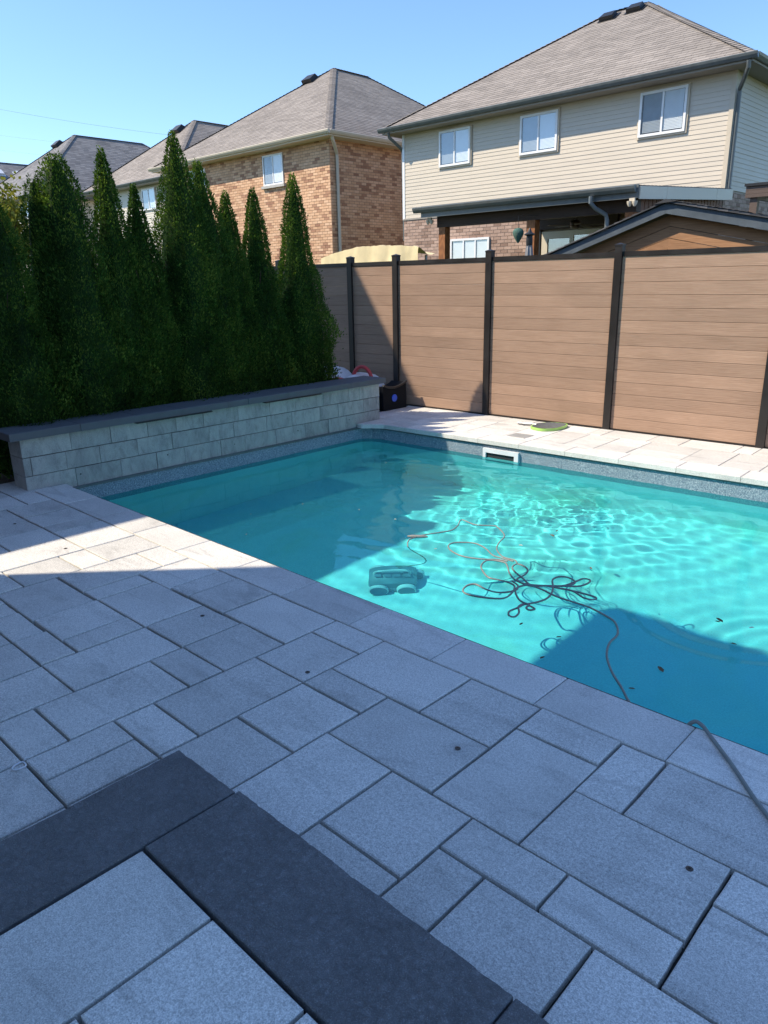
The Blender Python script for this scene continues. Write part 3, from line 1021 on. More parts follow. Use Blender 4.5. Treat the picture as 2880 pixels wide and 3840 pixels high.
def hip_roof(parent, u0, u1, v0, v1, z, pitch, mat, ridge_axis, n_front=0, n_right=0, ph=.143, seed=1, gutter=None, soffit=None, left=True):
    """hip roof over an eave rectangle; lays shingles on the front and right slopes; returns the roof object"""
    run = (v1 - v0) / 2 if ridge_axis == 'u' else (u1 - u0) / 2
    hz = z + run * pitch
    if ridge_axis == 'u':
        A, B = (u0 + run, v0 + run, hz), (u1 - run, v0 + run, hz)
    else:
        A, B = (u0 + run, v0 + run, hz), (u0 + run, v1 - run, hz)
    c = [(u0, v0, z), (u1, v0, z), (u1, v1, z), (u0, v1, z)]
    m = MB()
    if ridge_axis == 'u':
        fs = [(0, 1, 5, 4), (1, 2, 5), (2, 3, 4, 5), (3, 0, 4)]
    else:
        fs = [(0, 1, 4), (1, 2, 5, 4), (2, 3, 5), (3, 0, 4, 5)]
    m.add(c + [A, B], fs, tint=.5)
    roof = m.build('roof', mat, parent)
    S = math.hypot(1, pitch)
    L = run * S
    k = 1 / S
    # front slope
    if ridge_axis == 'u':
        def xl(y): return y * k
        def xr(y): return (u1 - u0) - y * k
    else:
        def xl(y): return y * k
        def xr(y): return (u1 - u0) - y * k
    lay(roof, 'shingle', mat, (u0, v0, z), (1, 0, 0), (0, 1 / S, pitch / S), (0, -pitch / S, 1 / S), L, ph,   .32, .006, .0, .011, .003, xl, xr, n_front, .37, rs=seed, jitter=.5)
    # right slope, seen from +X
    V = v1 - v0
    lay(roof, 'shingle', mat, (u1, v0, z), (0, 1, 0), (-1 / S, 0, pitch / S), (pitch / S, 0, 1 / S), L, ph,   .32, .006, .0, .011, .003,
        lambda y: y * k, lambda y: V - y * k, n_right, .37, rs=seed + 5, jitter=.5)
    # hip and ridge caps
    hc = MB()
    for a, b in ((c[1], A if ridge_axis == 'v' else B), (c[0], A), (A, B), (c[2], B)):
        a, b = Vector(a), Vector(b)
        d = b - a
        n = max(2, int(d.length / .16))
        side = d.cross(Vector((0, 0, 1))).normalized()
        upv = side.cross(d).normalized()
        for i in range(n):
            p, q = a + d * (i / n), a + d * ((i + 1.12) / n)
            w, h0, h1 = .13, .034, .018
            hc.add([p - side * w + upv * (.004), p + upv * h0, p + side * w + upv * .004, q - side * w - upv * .012, q + upv * h1, q + side * w - upv * .012],
                   [(0, 1, 4, 3), (1, 2, 5, 4), (0, 2, 1)], tint=rng.random())
    hc.build('hip_cap', mat, roof, kind='stuff')
    if gutter:
        gm = MB()
        pr = [(0, 0), (-.06, .0), (-.10, .055), (-.115, .10), (-.10, .115), (-.088, .10), (-.01, .095)]
        zz = z - .105
        gm.prism([(v0 + q[0], zz + q[1]) for q in pr], u0 - .10, u1 + .10, axis=0)
        gm.build('gutter', gutter, parent)
        gm = MB()
        gm.prism([(u1 - q[0], zz + q[1]) for q in pr][::-1], v0 + .004, v1, axis=1)
        gm.build('gutter', gutter, parent)
    if soffit:
        sm = MB()
        sm.box(u0 + .003, u1 - .003, v0 + .003, v1 - .003, z - .15, z - .107)
        sm.build('soffit', soffit, parent)
    return roof, A, B, hz


def roof_vent(parent, P, ex, ey, nz, mat, s=1.0):
    P, ex, ey, nz = Vector(P), Vector(ex), Vector(ey), Vector(nz)
    m = MB()
    w, l, h = .22 * s, .17 * s, .13 * s

    def q(x, y, z):
        return P + ex * x + ey * y + nz * z
    m.hexa([q(-w, -l, 0), q(w, -l, 0), q(w, l, 0), q(-w, l, 0), q(-w * .95, -l * 1.1, h), q(w * .95, -l * 1.1, h), q(w * .8, l * .7, h * 1.1), q(-w * .8, l * .7, h * 1.1)])
    m.hexa([q(-w * 1.3, -l * 1.2, .012), q(w * 1.3, -l * 1.2, .012), q(w * 1.3, l * 1.5, .012), q(-w * 1.3, l * 1.5, .012), q(-w * 1.3, -l * 1.2, .02), q(w * 1.3, -l * 1.2, .02), q(w * 1.3, l * 1.5, .02), q(-w * 1.3, l * 1.5, .02)])
    return m.build('roof_vent', mat, parent)


# ------------------------------------------------------------------ beige siding house
HV = 18.0
house = thing('siding_house', (-11.4, 22, 0), 'two-storey beige siding house with brown shingle hip roof directly behind the fence', 'house')
HU0, HU1, HB = -16.2, -6.68, 26.3
m = MB()
m.box(HU0 + .004, HU1 - .004, HV + .004, HB, -.04, 6.0)
m.build('wall', M['mortar_brown'], house)
SZ = 3.63
lay(house, 'siding_lap', M['siding'], (HU0, HV, SZ), (1, 0, 0), (0, 0, 1), (0, -1, 0), 6.0 - SZ, .0985, None, 0, 0, .014, .005, lambda y: .06, lambda y: HU1 - HU0 - .07, 40, rs=3)
lay(house, 'siding_lap', M['siding'], (HU1, HV, SZ), (0, 1, 0), (0, 0, 1), (1, 0, 0), 6.0 - SZ, .0985, None, 0, 0, .014, .005, lambda y: .07, lambda y: HB - HV - .05, 40, rs=4)
lay(house, 'brick', M['brick_brown'], (HU0, HV, 0.9), (1, 0, 0), (0, 0, 1), (0, -1, 0), SZ - .93, .089, .24, .012, .012, .008, .008, lambda y: .0, lambda y: HU1 - HU0, 280,
    holes=[(HU0 * -1 - 14.36, HU0 * -1 - 12.94, .4, 2.07), (HU0 * -1 - 11.3, HU0 * -1 - 9.2, 0, 2.1)], rs=5)
lay(house, 'brick', M['brick_brown'], (HU1, HV, 0.9), (0, 1, 0), (0, 0, 1), (1, 0, 0), SZ - .93, .089, .24, .012, .012, .008, .008, lambda y: .0, lambda y: HB - HV, 0, rs=6)
m = MB()
m.box(HU1 - .07, HU1 + .026, HV - .026, HV + .07, SZ - .03, 6.0)
m.build('corner_trim', M['trim_beige'], house)
m = MB()
m.box(HU0 - .026, HU0 + .06, HV - .026, HV + .05, SZ - .03, 6.0)
m.build('corner_trim', M['white_frame'], house)
m = MB()
m.box(HU0, HU1, HV - .03, HV - .001, SZ - .05, SZ - .002)
m.build('starter_strip', M['soffit'], house)
roof, RA, RB, RZ = hip_roof(house, -16.61, -6.20, 17.52, 26.8, 6.10, .625, M['shingle'], 'u', 300, 0, seed=21, gutter=M['gutter_grey'], soffit=M['soffit'])
S_ = math.hypot(1, .61)
for u, dv in ((-11.75, 4.2), (-11.0, 4.3)):
    roof_vent(roof, (u, 17.52 + dv, 6.10 + .625 * dv + .01), (1, 0, 0), (0, 1 / S_, .61 / S_), (0, -.61 / S_, 1 / S_), M['black_plastic'], .95)
roof_vent(roof, (-10.35, 22.0, 6.10 + .61 * 4.1), (0, 1, 0), (-1 / S_, 0, .61 / S_), (.61 / S_, 0, 1 / S_), M['black_plastic'], 1.0)
for (a, b) in ((-14.77, -13.67), (-12.04, -10.93), (-8.77, -7.67)):
    window(house, a, b, 4.91, 5.84, HV - .022)
window(house, -14.34, -12.96, 1.5, 2.95, HV - .004, panes=3, cased=False, screen_first=False)
# sliding patio door, cream frame
dr = MB()
for bx_ in ((-11.25, -11.13, .5, 2.98), (-9.37, -9.25, .5, 2.98), (-11.13, -9.37, 2.86, 2.98), (-10.42, -10.31, .5, 2.86), (-11.13, -10.42, 2.80, 2.86), (-11.13, -11.07, .5, 2.8)):
    dr.box(bx_[0], bx_[1], HV - .06, HV - .011, bx_[2], bx_[3])
dro = dr.build('patio_door', M['trim_cream'], house)
m = MB(); m.box(-11.07, -10.42, HV - .03, HV - .024, .5, 2.8); m.build('pane', M['glass'], dro)
m = MB(); m.box(-10.31, -9.37, HV - .04, HV - .034, .5, 2.86); m.build('pane', M['glass'], dro)
m = MB(); m.box(-11.13, -9.37, HV - .02, HV - .012, .5, 2.86); m.build('interior', M['dark_room'], dro)
m = MB(); m.box(-11.62, -11.28, HV - .08, HV - .012, .5, 3.02); m.build('shutter', M['black_plastic'], house)
m = MB(); m.box(-11.7, -9.1, HV - .12, HV - .012, 3.03, 3.30); m.build('header_board', M['cedar_dark'], house)
# downspouts
m = MB()
m.tube([(-6.28, 17.50, 5.98), (-6.28, 17.52, 5.86), (-6.40, 17.72, 5.74), (-6.59, 18.03, 5.58), (-6.60, 18.06, 5.46), (-6.60, 18.06, 3.55)], .045, 8)
m.build('downspout', M['gutter_grey'], house, smooth=True)
m = MB()
m.tube([(-16.35, 17.50, 5.98), (-16.35, 17.54, 5.86), (-16.27, 17.95, 5.60), (-16.27, 18.05, 5.5), (-16.27, 18.1, 3.0)], .045, 8)
m.build('downspout', M['gutter_grey'], house, smooth=True)

# ------------------------------------------------------------------ patio cover on that house
cov = thing('patio_cover', (-9.0, 15.7, 0), 'grey-edged timber patio roof on posts against the beige siding house', 'patio cover')
PU0, PU1, PV0, PV1 = -11.62, -6.47, 13.45, 17.9


def pz(v):
    return 3.30 + (v - PV0) / (PV1 - PV0) * .24


m = MB()
m.hexa([(PU0, PV0, pz(PV0)), (PU1, PV0, pz(PV0)), (PU1, PV1, pz(PV1)), (PU0, PV1, pz(PV1)), (PU0, PV0, pz(PV0) + .05), (PU1, PV0, pz(PV0) + .05), (PU1, PV1, pz(PV1) + .05), (PU0, PV1, pz(PV1) + .05)])
m.build('roof_panel', M['cedar_dark'], cov)
m = MB()
for i in range(28):
    v = PV0 + i * (PV1 - PV0) / 28
    v2 = PV0 + (i + 1) * (PV1 - PV0) / 28
    m.hexa([(PU0 - .02, v, pz(v) + .052), (PU1 + .02, v, pz(v) + .052), (PU1 + .02, v2, pz(v2) + .052), (PU0 - .02, v2, pz(v2) + .052),
            (PU0 - .02, v, pz(v) + .075), (PU1 + .02, v, pz(v) + .075), (PU1 + .02, v2, pz(v2) + .06), (PU0 - .02, v2, pz(v2) + .06)], tint=rng.random())
m.build('shingle_course', M['shingle_black'], cov, kind='stuff')
m = MB()
m.box(PU0 + .05, PU1 - .001, PV0 - .03, PV0 - .001, 3.16, 3.385)
m.build('front_fascia', M['gutter_grey'], cov)
m = MB()
pr = [(0, 0), (-.06, 0), (-.095, .055), (-.11, .10), (-.095, .112), (-.02, .105)]
m.prism([(PV0 - .031 + q[0], 3.26 + q[1]) for q in pr], PU0 - .12, PU1 - .03, axis=0)
m.build('gutter', M['gutter_grey'], cov)
for i, (v, v2) in enumerate(((PV0, 14.55), (14.56, 17.0), (17.01, PV1))):
    m = MB()
    m.hexa([(PU1 + .001, v, pz(v) - .16), (PU1 + .028, v, pz(v) - .16), (PU1 + .028, v2, pz(v2) - .16), (PU1 + .001, v2, pz(v2) - .16),
            (PU1 + .001, v, pz(v) + .055), (PU1 + .028, v, pz(v) + .055), (PU1 + .028, v2, pz(v2) + .055), (PU1 + .001, v2, pz(v2) + .055)])
    m.build('side_fascia', M['trim_cream'], cov)
m = MB(); m.box(-11.30, -6.6, 13.66, 13.84, 2.95, 3.29); m.build('beam', M['cedar_dark'], cov)
m = MB(); m.box(-11.28, -6.62, 15.6, 15.72, 3.18, 3.36); m.build('joist', M['cedar_dark'], cov)
for u in (-11.16, -8.83, -6.72):
    m = MB(); m.box(u - .09, u + .09, 13.66, 13.84, -.04, 2.948); m.build('post', M['cedar'], cov)
for i in range(24):
    v = 13.9 + i * .165
    m = MB(); m.box(-6.66, -6.63, v, v + .14, .3, pz(v) - .06); m.build('slat', M['cedar_wall'], cov)
m = MB()
m.tube([(-7.35, 13.34, 3.25), (-7.35, 13.34, 3.14), (-7.30, 13.42, 3.05), (-7.17, 13.62, 2.93), (-7.15, 13.64, 2.84), (-7.15, 13.64, .2)], .04, 8)
m.build('downspout', M['gutter_blue'], cov, smooth=True)
for (u, v) in ((-11.42, 13.55), (-6.55, 13.38)):
    m = MB()
    for k in (-.05, .05):
        m.lathe([(.02, 0), (.045, .05), (.05, .09), (.001, .095)], (u + k, v, 3.02), 10)
    m.box(u - .05, u + .05, v - .02, v + .02, 3.11, 3.16)
    m.build('floodlight', M['trim_cream'], cov, smooth=True)

fan = thing('ceiling_fan', (-9.0, 15.7, 3.0), 'bronze ceiling fan under the grey-edged patio roof', 'fan')
m = MB(); m.lathe([(.012, .0), (.012, .30), (.05, .32)], (-9.0, 15.7, 3.0), 10); m.build('rod', M['bronze_metal'], fan, smooth=True)
m = MB(); m.lathe([(.06, -.16), (.10, -.14), (.11, -.02), (.09, .01), (.03, .03)], (-9.0, 15.7, 3.02), 16); m.build('motor', M['bronze_metal'], fan, smooth=True)
for k in range(5):
    a = k * 2 * math.pi / 5 + .3
    d = Vector((math.cos(a), math.sin(a), 0)); s = Vector((-d.y, d.x, 0))
    c = Vector((-9.0, 15.7, 2.93))
    P = [c + d * .1 - s * .03, c + d * .62 - s * .07, c + d * .62 + s * .07, c + d * .1 + s * .03]
    m = MB(); m.hexa([(q.x, q.y, q.z) for q in P] + [(q.x, q.y, q.z + .012) for q in P]); m.build('blade', M['brown_panel'], fan)

lant = thing('hanging_lantern', (-8.69, 13.0, 2.5), 'green woven pear-shaped lantern hanging from the patio roof beam', 'lantern')
m = MB()
m.lathe([(.012, 0), (.045, .05), (.085, .12), (.108, .18), (.105, .22), (.075, .262), (.03, .275), (.01, .28)], (-8.69, 13.0, 2.49), 18)
m.build('shade', M['wicker'], lant, smooth=True)
m = MB(); m.tube([(-8.69, 13.0, 2.768), (-8.69, 13.0, 2.99), (-8.69, 13.2, 3.02), (-8.69, 13.68, 3.03)], .004, 6); m.build('chain', M['black_plastic'], lant)

umb = thing('closed_umbrella', (-7.13, 11.0, 0), 'closed grey patio umbrella with black cap behind the fence beside cedar post', 'umbrella')
m = MB(); m.lathe([(.022, 0), (.022, 2.5)], (-7.13, 11.0, -.04), 10); m.build('pole', M['black_plastic'], umb, smooth=True)
m = MB()
for k in range(14):
    a0, a1 = 2 * math.pi * k / 14, 2 * math.pi * (k + 1) / 14
    prof = [(.045, 2.36), (.06, 2.28), (.075, 2.15), (.095, 1.9), (.12, 1.6), (.10, 1.45)]
    for i in range(len(prof) - 1):
        (ra_, za), (rb_, zb) = prof[i], prof[i + 1]
        f0, f1 = (1.0, .72) if k % 2 else (.72, 1.0)
        m.add([(-7.13 + ra_ * f0 * math.cos(a0), 11 + ra_ * f0 * math.sin(a0), za), (-7.13 + rb_ * f0 * math.cos(a0), 11 + rb_ * f0 * math.sin(a0), zb),
               (-7.13 + rb_ * f1 * math.cos(a1), 11 + rb_ * f1 * math.sin(a1), zb), (-7.13 + ra_ * f1 * math.cos(a1), 11 + ra_ * f1 * math.sin(a1), za)], [(0, 1, 2, 3)])
m.build('canopy', M['umbrella'], umb)
m = MB(); m.lathe([(.05, 2.345), (.055, 2.38), (.05, 2.49), (.085, 2.505), (.085, 2.52), (.04, 2.545), (.015, 2.60), (.001, 2.62)], (-7.13, 11.0, 0), 16); m.build('cap', M['black_plastic'], umb, smooth=True)

# ------------------------------------------------------------------ gazebo with slate-blue fascia just over the fence
gz = thing('gazebo', (-4.9, 12.5, 0), 'small black-shingled gazebo with slate-blue fascia peeking over the fence', 'gazebo')
GA, GV0, GV1 = -4.86, 11.0, 15.0
GZ, PL, PR_ = 2.80, .335, .215
ul, ur = -6.80, -2.9


def gz_z(u):
    return GZ - (PL * (GA - u) if u < GA else PR_ * (u - GA))


for (a, b) in ((ul, GA), (GA, ur)):
    m = MB()
    za, zb = gz_z(a), gz_z(b)
    m.hexa([(a, GV0 + .03, za - .005), (b, GV0 + .03, zb - .005), (b, GV1, zb - .005), (a, GV1, za - .005), (a, GV0 + .03, za + .02), (b, GV0 + .03, zb + .02), (b, GV1, zb + .02), (a, GV1, za + .02)])
    m.build('roof_deck', M['cedar_dark'], gz)
    m = MB()
    m.hexa([(a, GV0, za - .125), (b - .001, GV0, zb - .125), (b - .001, GV0 + .03, zb - .125), (a, GV0 + .03, za - .125), (a, GV0, za + .012), (b - .001, GV0, zb + .012), (b - .001, GV0 + .03, zb + .012), (a, GV0 + .03, za + .012)])
    m.build('fascia', M['fascia_blue'], gz)
sl_ = PL
Sg = math.hypot(1, PL)
Lg = (GA - ul) * Sg + .06
lay(gz, 'shingle', M['shingle_black'], (ul - .06, GV0 - .05, gz_z(ul) + .005), (0, 1, 0), (1 / Sg, 0, PL / Sg), (-PL / Sg, 0, 1 / Sg), Lg, .145, .33, .012, 0, .024, .012, lambda y: 0, lambda y: GV1 - GV0, 60, .4, rs=31, jitter=.6)
Sr = math.hypot(1, PR_)
Lr = (ur - GA) * Sr + .05
lay(gz, 'shingle', M['shingle_black'], (ur + .05, GV0 - .05, gz_z(ur) + .01), (0, 1, 0), (-1 / Sr, 0, PR_ / Sr), (PR_ / Sr, 0, 1 / Sr), Lr, .145, .33, .012, 0, .024, .012, lambda y: 0, lambda y: GV1 - GV0, 120, .4, rs=32, jitter=.6)
m = MB()
for i in range(14):
    v0, v1 = GV0 - .06 + i * .29, GV0 - .06 + (i + 1.06) * .29
    m.add([(GA - .16, v0, GZ + .005), (GA, v0, GZ + .065), (GA + .16, v0, GZ + .025), (GA - .16, v1, GZ), (GA, v1, GZ + .055), (GA + .16, v1, GZ + .018)], [(0, 1, 4, 3), (1, 2, 5, 4), (0, 2, 1)], tint=rng.random())
m.build('ridge_cap', M['shingle_black'], gz)
# gable lining: boards following both slopes
for k in range(6):
    d0, d1 = .135 + k * .16, .135 + (k + 1) * .16 - .008
    for (a, b) in ((ul + .15, GA), (GA, ur - .1)):
        za, zb = gz_z(a), gz_z(b)
        v = GV0 + .17
        m = MB()
        m.hexa([(a, v, za - d1), (b - .001, v, zb - d1), (b - .001, v + .02, zb - d1), (a, v + .02, za - d1), (a, v, za - d0), (b - .001, v, zb - d0), (b - .001, v + .02, zb - d0), (a, v + .02, za - d0)])
        m.build('gable_board', M['shed_board'], gz)
for (u, v) in ((ul + .3, GV0 + .3), (ur - .3, GV0 + .3), (ul + .3, GV1 - .3), (ur - .3, GV1 - .3)):
    m = MB(); m.box(u - .07, u + .07, v - .07, v + .07, -.04, gz_z(u) - .03); m.build('post', M['cedar_dark'], gz)

cn = thing('brown_canopy', (-3.6, 15.5, 0), 'brown slatted canopy roof edge at the right border of the photo', 'canopy')
for k in range(3):
    m = MB(); m.box(-4.78, -2.0, 14.0, 14.05, 3.055 + k * .058, 3.055 + k * .058 + .055); m.build('edge_board', M['brown_panel'], cn)
    m = MB(); m.box(-4.83, -4.781, 14.0, 17.0, 3.055 + k * .058, 3.055 + k * .058 + .055); m.build('edge_board', M['brown_panel'], cn)
m = MB(); m.box(-4.85, -1.98, 13.97, 17.0, 3.232, 3.275); m.build('roof_panel', M['black_plastic'], cn)
for (u, v) in ((-4.7, 14.1), (-4.7, 16.9), (-2.1, 14.1), (-2.1, 16.9)):
    m = MB(); m.box(u - .06, u + .06, v - .05, v + .05, -.04, 3.054); m.build('post', M['brown_panel'], cn)

# cream canvas over a swing frame, behind the fence
tp = thing('canvas_cover', (-10.9, 11.4, 0), 'cream canvas cover with sagging folds behind the fence below the brick house', 'cover')
m = MB()
N1, N2 = 60, 26
top = [(-12.25, 2.33), (-11.87, 2.42), (-11.12, 2.515), (-10.75, 2.52), (-10.3, 2.49), (-9.92, 2.48), (-9.55, 2.44)]


def topz(u):
    for i in range(len(top) - 1):
        if u <= top[i + 1][0]:
            f = (u - top[i][0]) / (top[i + 1][0] - top[i][0])
            return top[i][1] * (1 - f) + top[i + 1][1] * f
    return top[-1][1]


vs, fs = [], []
for i in range(N1 + 1):
    u = -12.25 + 2.70 * i / N1
    for j in range(N2 + 1):
        f = j / N2
        if f < .55:                            # front drop
            k = f / .55
            z = 1.45 + (topz(u) - 1.45) * k
            v = 11.0 - .10 * (1 - k) + .045 * math.sin(u * 9 + 1.5 * math.sin(u * 3)) * (1 - k * .8)
            uu = u - .02 * (1 - k) * (1 if u > -10 else 0)
        else:
            k = (f - .55) / .45
            z = topz(u) - .10 * math.sin(k * math.pi) * .6 - .12 * k
            v = 11.0 + .5 * k
            uu = u
        w = .02 * mnoise.noise(Vector((u * 3.1, f * 5, 1.7))) + .012 * mnoise.noise(Vector((u * 11, f * 9, 4.2)))
        vs.append((uu, v + w, z + w))
for i in range(N1):
    for j in range(N2):
        a = i * (N2 + 1) + j
        fs.append((a, a + N2 + 1, a + N2 + 2, a + 1))
m.add(vs, fs)
m.build('canvas', M['tarp'], tp, smooth=True)
for u in (-12.1, -9.7):
    for v in (11.1, 11.4):
        m = MB(); m.tube([(u, v, -.04), (u, v, topz(u) - .16)], .025, 8); m.build('leg', M['grey_metal'], tp)

# ------------------------------------------------------------------ tan brick house
bh = thing('brick_house', (-24.4, 24, 0), 'two-storey tan brick house with brown hip roof left of the siding house', 'house')
BU0, BU1, BB = -29.3, -19.45, 29.8
m = MB()
m.box(BU0 + .004, BU1 - .008, HV + .008, BB, -.04, 6.3)
m.build('wall', M['mortar_tan'], bh)
W1 = (-22.95, -21.83, 5.36, 6.15)
W1 = (-22.95, -21.83, 5.155, 6.15)
lay(bh, 'brick', M['brick_tan'], (BU0, HV + .005, 1.6), (1, 0, 0), (0, 0, 1), (0, -1, 0), 4.7, .089, .24, .012, .012, .008, .008, lambda y: .0, lambda y: BU1 - BU0 - .004, 300,
    holes=[(W1[0] - BU0, W1[1] - BU0, W1[2] - 1.6, W1[3] - 1.6)], rs=41)
lay(bh, 'brick', M['brick_tan'], (BU1 - .005, HV, 1.6), (0, 1, 0), (0, 0, 1), (1, 0, 0), 4.7, .089, .24, .012, .012, .008, .008, lambda y: .0, lambda y: 6.5, 0, rs=42)
window(bh, W1[0], W1[1], W1[2], W1[3], HV - .006, cased=False, sill=True, d=.04)
bsill = None
window(bh, -27.7, -26.6, 5.155, 6.15, HV - .006, cased=False, d=.04)
broof, BA, BBp, BZ = hip_roof(bh, -29.79, -18.96, 17.52, 30.3, 6.42, .656, M['shingle'], 'v', 300, 0, seed=51, gutter=M['trim_cream'], soffit=M['trim_cream'])
Sb = math.hypot(1, .656)
roof_vent(broof, (-25.0, 17.52 + 4.75, 6.42 + .656 * 4.75), (1, 0, 0), (0, 1 / Sb, .656 / Sb), (0, -.656 / Sb, 1 / Sb), M['black_plastic'], 1.3)
m = MB()
m.tube([(-19.05, 17.75, 6.34), (-19.05, 17.78, 6.2), (-19.2, 18.02, 6.02), (-19.37, 18.25, 5.85), (-19.38, 18.27, 5.7), (-19.38, 18.27, .1)], .055, 8)
m.build('downspout', M['trim_cream'], bh, smooth=True)

# ------------------------------------------------------------------ houses further along the row
h3 = thing('cream_house', (-35.7, 24, 0), 'cream siding house with brown hip roof between the brick house and grey roof', 'house')
m = MB(); m.box(-39.5, -31.8, 19.804, 29, -.04, 6.35); m.build('wall', M['siding_pale'], h3)
lay(h3, 'siding_lap', M['siding_pale'], (-39.5, 19.8, 1.6), (1, 0, 0), (0, 0, 1), (0, -1, 0), 4.7, .10, None, 0, 0, .02, .005, lambda y: 0, lambda y: 7.7, 30, rs=61)
r3o, A3, B3, Z3 = hip_roof(h3, -40.05, -31.25, 19.3, 30.5, 6.48, .755, M['shingle'], 'v', 0, 0, ph=.16, seed=62, gutter=M['gutter_grey'], soffit=M['soffit'])
S3 = math.hypot(1, .755)
roof_vent(r3o, (-36.1, 19.3 + 3.75, 6.48 + .755 * 3.75), (1, 0, 0), (0, 1 / S3, .755 / S3), (0, -.755 / S3, 1 / S3), M['black_plastic'], 1.5)
window(h3, -34.65, -33.45, 5.27, 6.21, 19.775)

h4 = thing('grey_roof_house', (-49.4, 26, 0), 'house with grey shingle hip roof behind the leftmost tall cedars', 'house')
m = MB(); m.box(-54.4, -44.4, 18.904, 33.5, -.04, 6.6); m.build('wall', M['siding_pale'], h4)
lay(h4, 'siding_lap', M['siding_pale'], (-54.4, 18.9, 2.0), (1, 0, 0), (0, 0, 1), (0, -1, 0), 4.6, .12, None, 0, 0, .02, .005, lambda y: 0, lambda y: 10.0, 0, rs=63)
r4o, A4, B4, Z4 = hip_roof(h4, -54.9, -43.9, 18.4, 34.1, 6.75, .765, M['shingle_grey'], 'v', 0, 0, ph=.2, seed=64, gutter=M['gutter_grey'], soffit=M['soffit'])
S4 = math.hypot(1, .765)
roof_vent(r4o, (-50.2, 18.4 + 4.75, 6.75 + .765 * 4.75), (1, 0, 0), (0, 1 / S4, .765 / S4), (0, -.765 / S4, 1 / S4), M['black_plastic'], 1.6)
window(h4, -46.75, -45.6, 5.6, 6.47, 18.875)

h5 = thing('far_roof_house', (-61, 24, 0), 'distant dark roof with pale vents at the left border of the photo', 'house')
m = MB(); m.box(-66, -57, 19, 33, -.04, 7); m.build('wall', M['siding_pale'], h5)
r5o, A5, B5, Z5 = hip_roof(h5, -66.5, -56.5, 17.0, 31, 7.1, .72, M['shingle_grey'], 'v', 0, 0, ph=.22, seed=66, gutter=M['gutter_grey'], soffit=M['soffit'])
S5 = math.hypot(1, .72)
for v in (23.0, 24.6, 26.3):
    roof_vent(r5o, (-60.2, v, 7.1 + .72 * 3.7), (0, 1, 0), (-1 / S5, 0, .72 / S5), (.72 / S5, 0, 1 / S5), M['white_plastic'], 1.6)

# ------------------------------------------------------------------ unseen houses added behind the camera and at left, shaped to cast shade
own = thing('rear_shade_house', (-1, -4, 0), 'unseen stand-in house behind the camera, added to shade the near patio', 'house')
m = MB(); m.box(-7.42, -3.6, -9, -.9, -.04, 5.85); m.build('wall', M['brick_tan'], own)
m = MB(); m.box(-7.42, -3.6, -9.2, -.72, 5.86, 6.02); m.build('shade_eave', M['soffit'], own)
m = MB(); m.box(-6.68, -3.7, -.715, .50, 5.88, 6.05); m.build('shade_slab', M['soffit'], own)  # slab added to cast the shade step on the near right pool
m = MB(); m.add([(-7.42, -9.2, 6.03), (-3.6, -9.2, 6.03), (-3.6, -.72, 6.03), (-7.42, -.72, 6.03), (-5.5, -6.5, 7.3), (-5.5, -3.5, 7.3)], [(0, 1, 4), (1, 2, 5, 4), (2, 3, 5), (3, 0, 4, 5)]); m.build('roof', M['shingle'], own)
m = MB(); m.hexa([(-3.599, -6, -.04), (-1.5, -6, -.04), (-1.5, -.73, -.04), (-3.599, -.73, -.04), (-3.599, -6, 5.6), (-1.5, -6, 3.05), (-1.5, -.73, 3.05), (-3.599, -.73, 5.6)]); m.build('shade_wing', M['siding_pale'], own)  # added block, sloped to shade the near right patio and leave sky open
nb = thing('left_shade_house', (-12, -4, 0), 'unseen stand-in house left of the frame, added to shade the wall and pool end', 'house')
m = MB(); m.box(-16, -9.5, -12, 1.0, -.04, 5.4); m.build('wall', M['brick_tan'], nb)
m = MB(); m.box(-16.4, -9.03, -12.3, 1.42, 5.42, 5.6); m.build('shade_eave', M['soffit'], nb)
m = MB(); m.box(-19.5, -14.2, -12, 3.4, 5.61, 10.85); m.build('shade_block', M['white_frame'], nb)  # block added to shade the fence corner, white so windows reflect it brighter

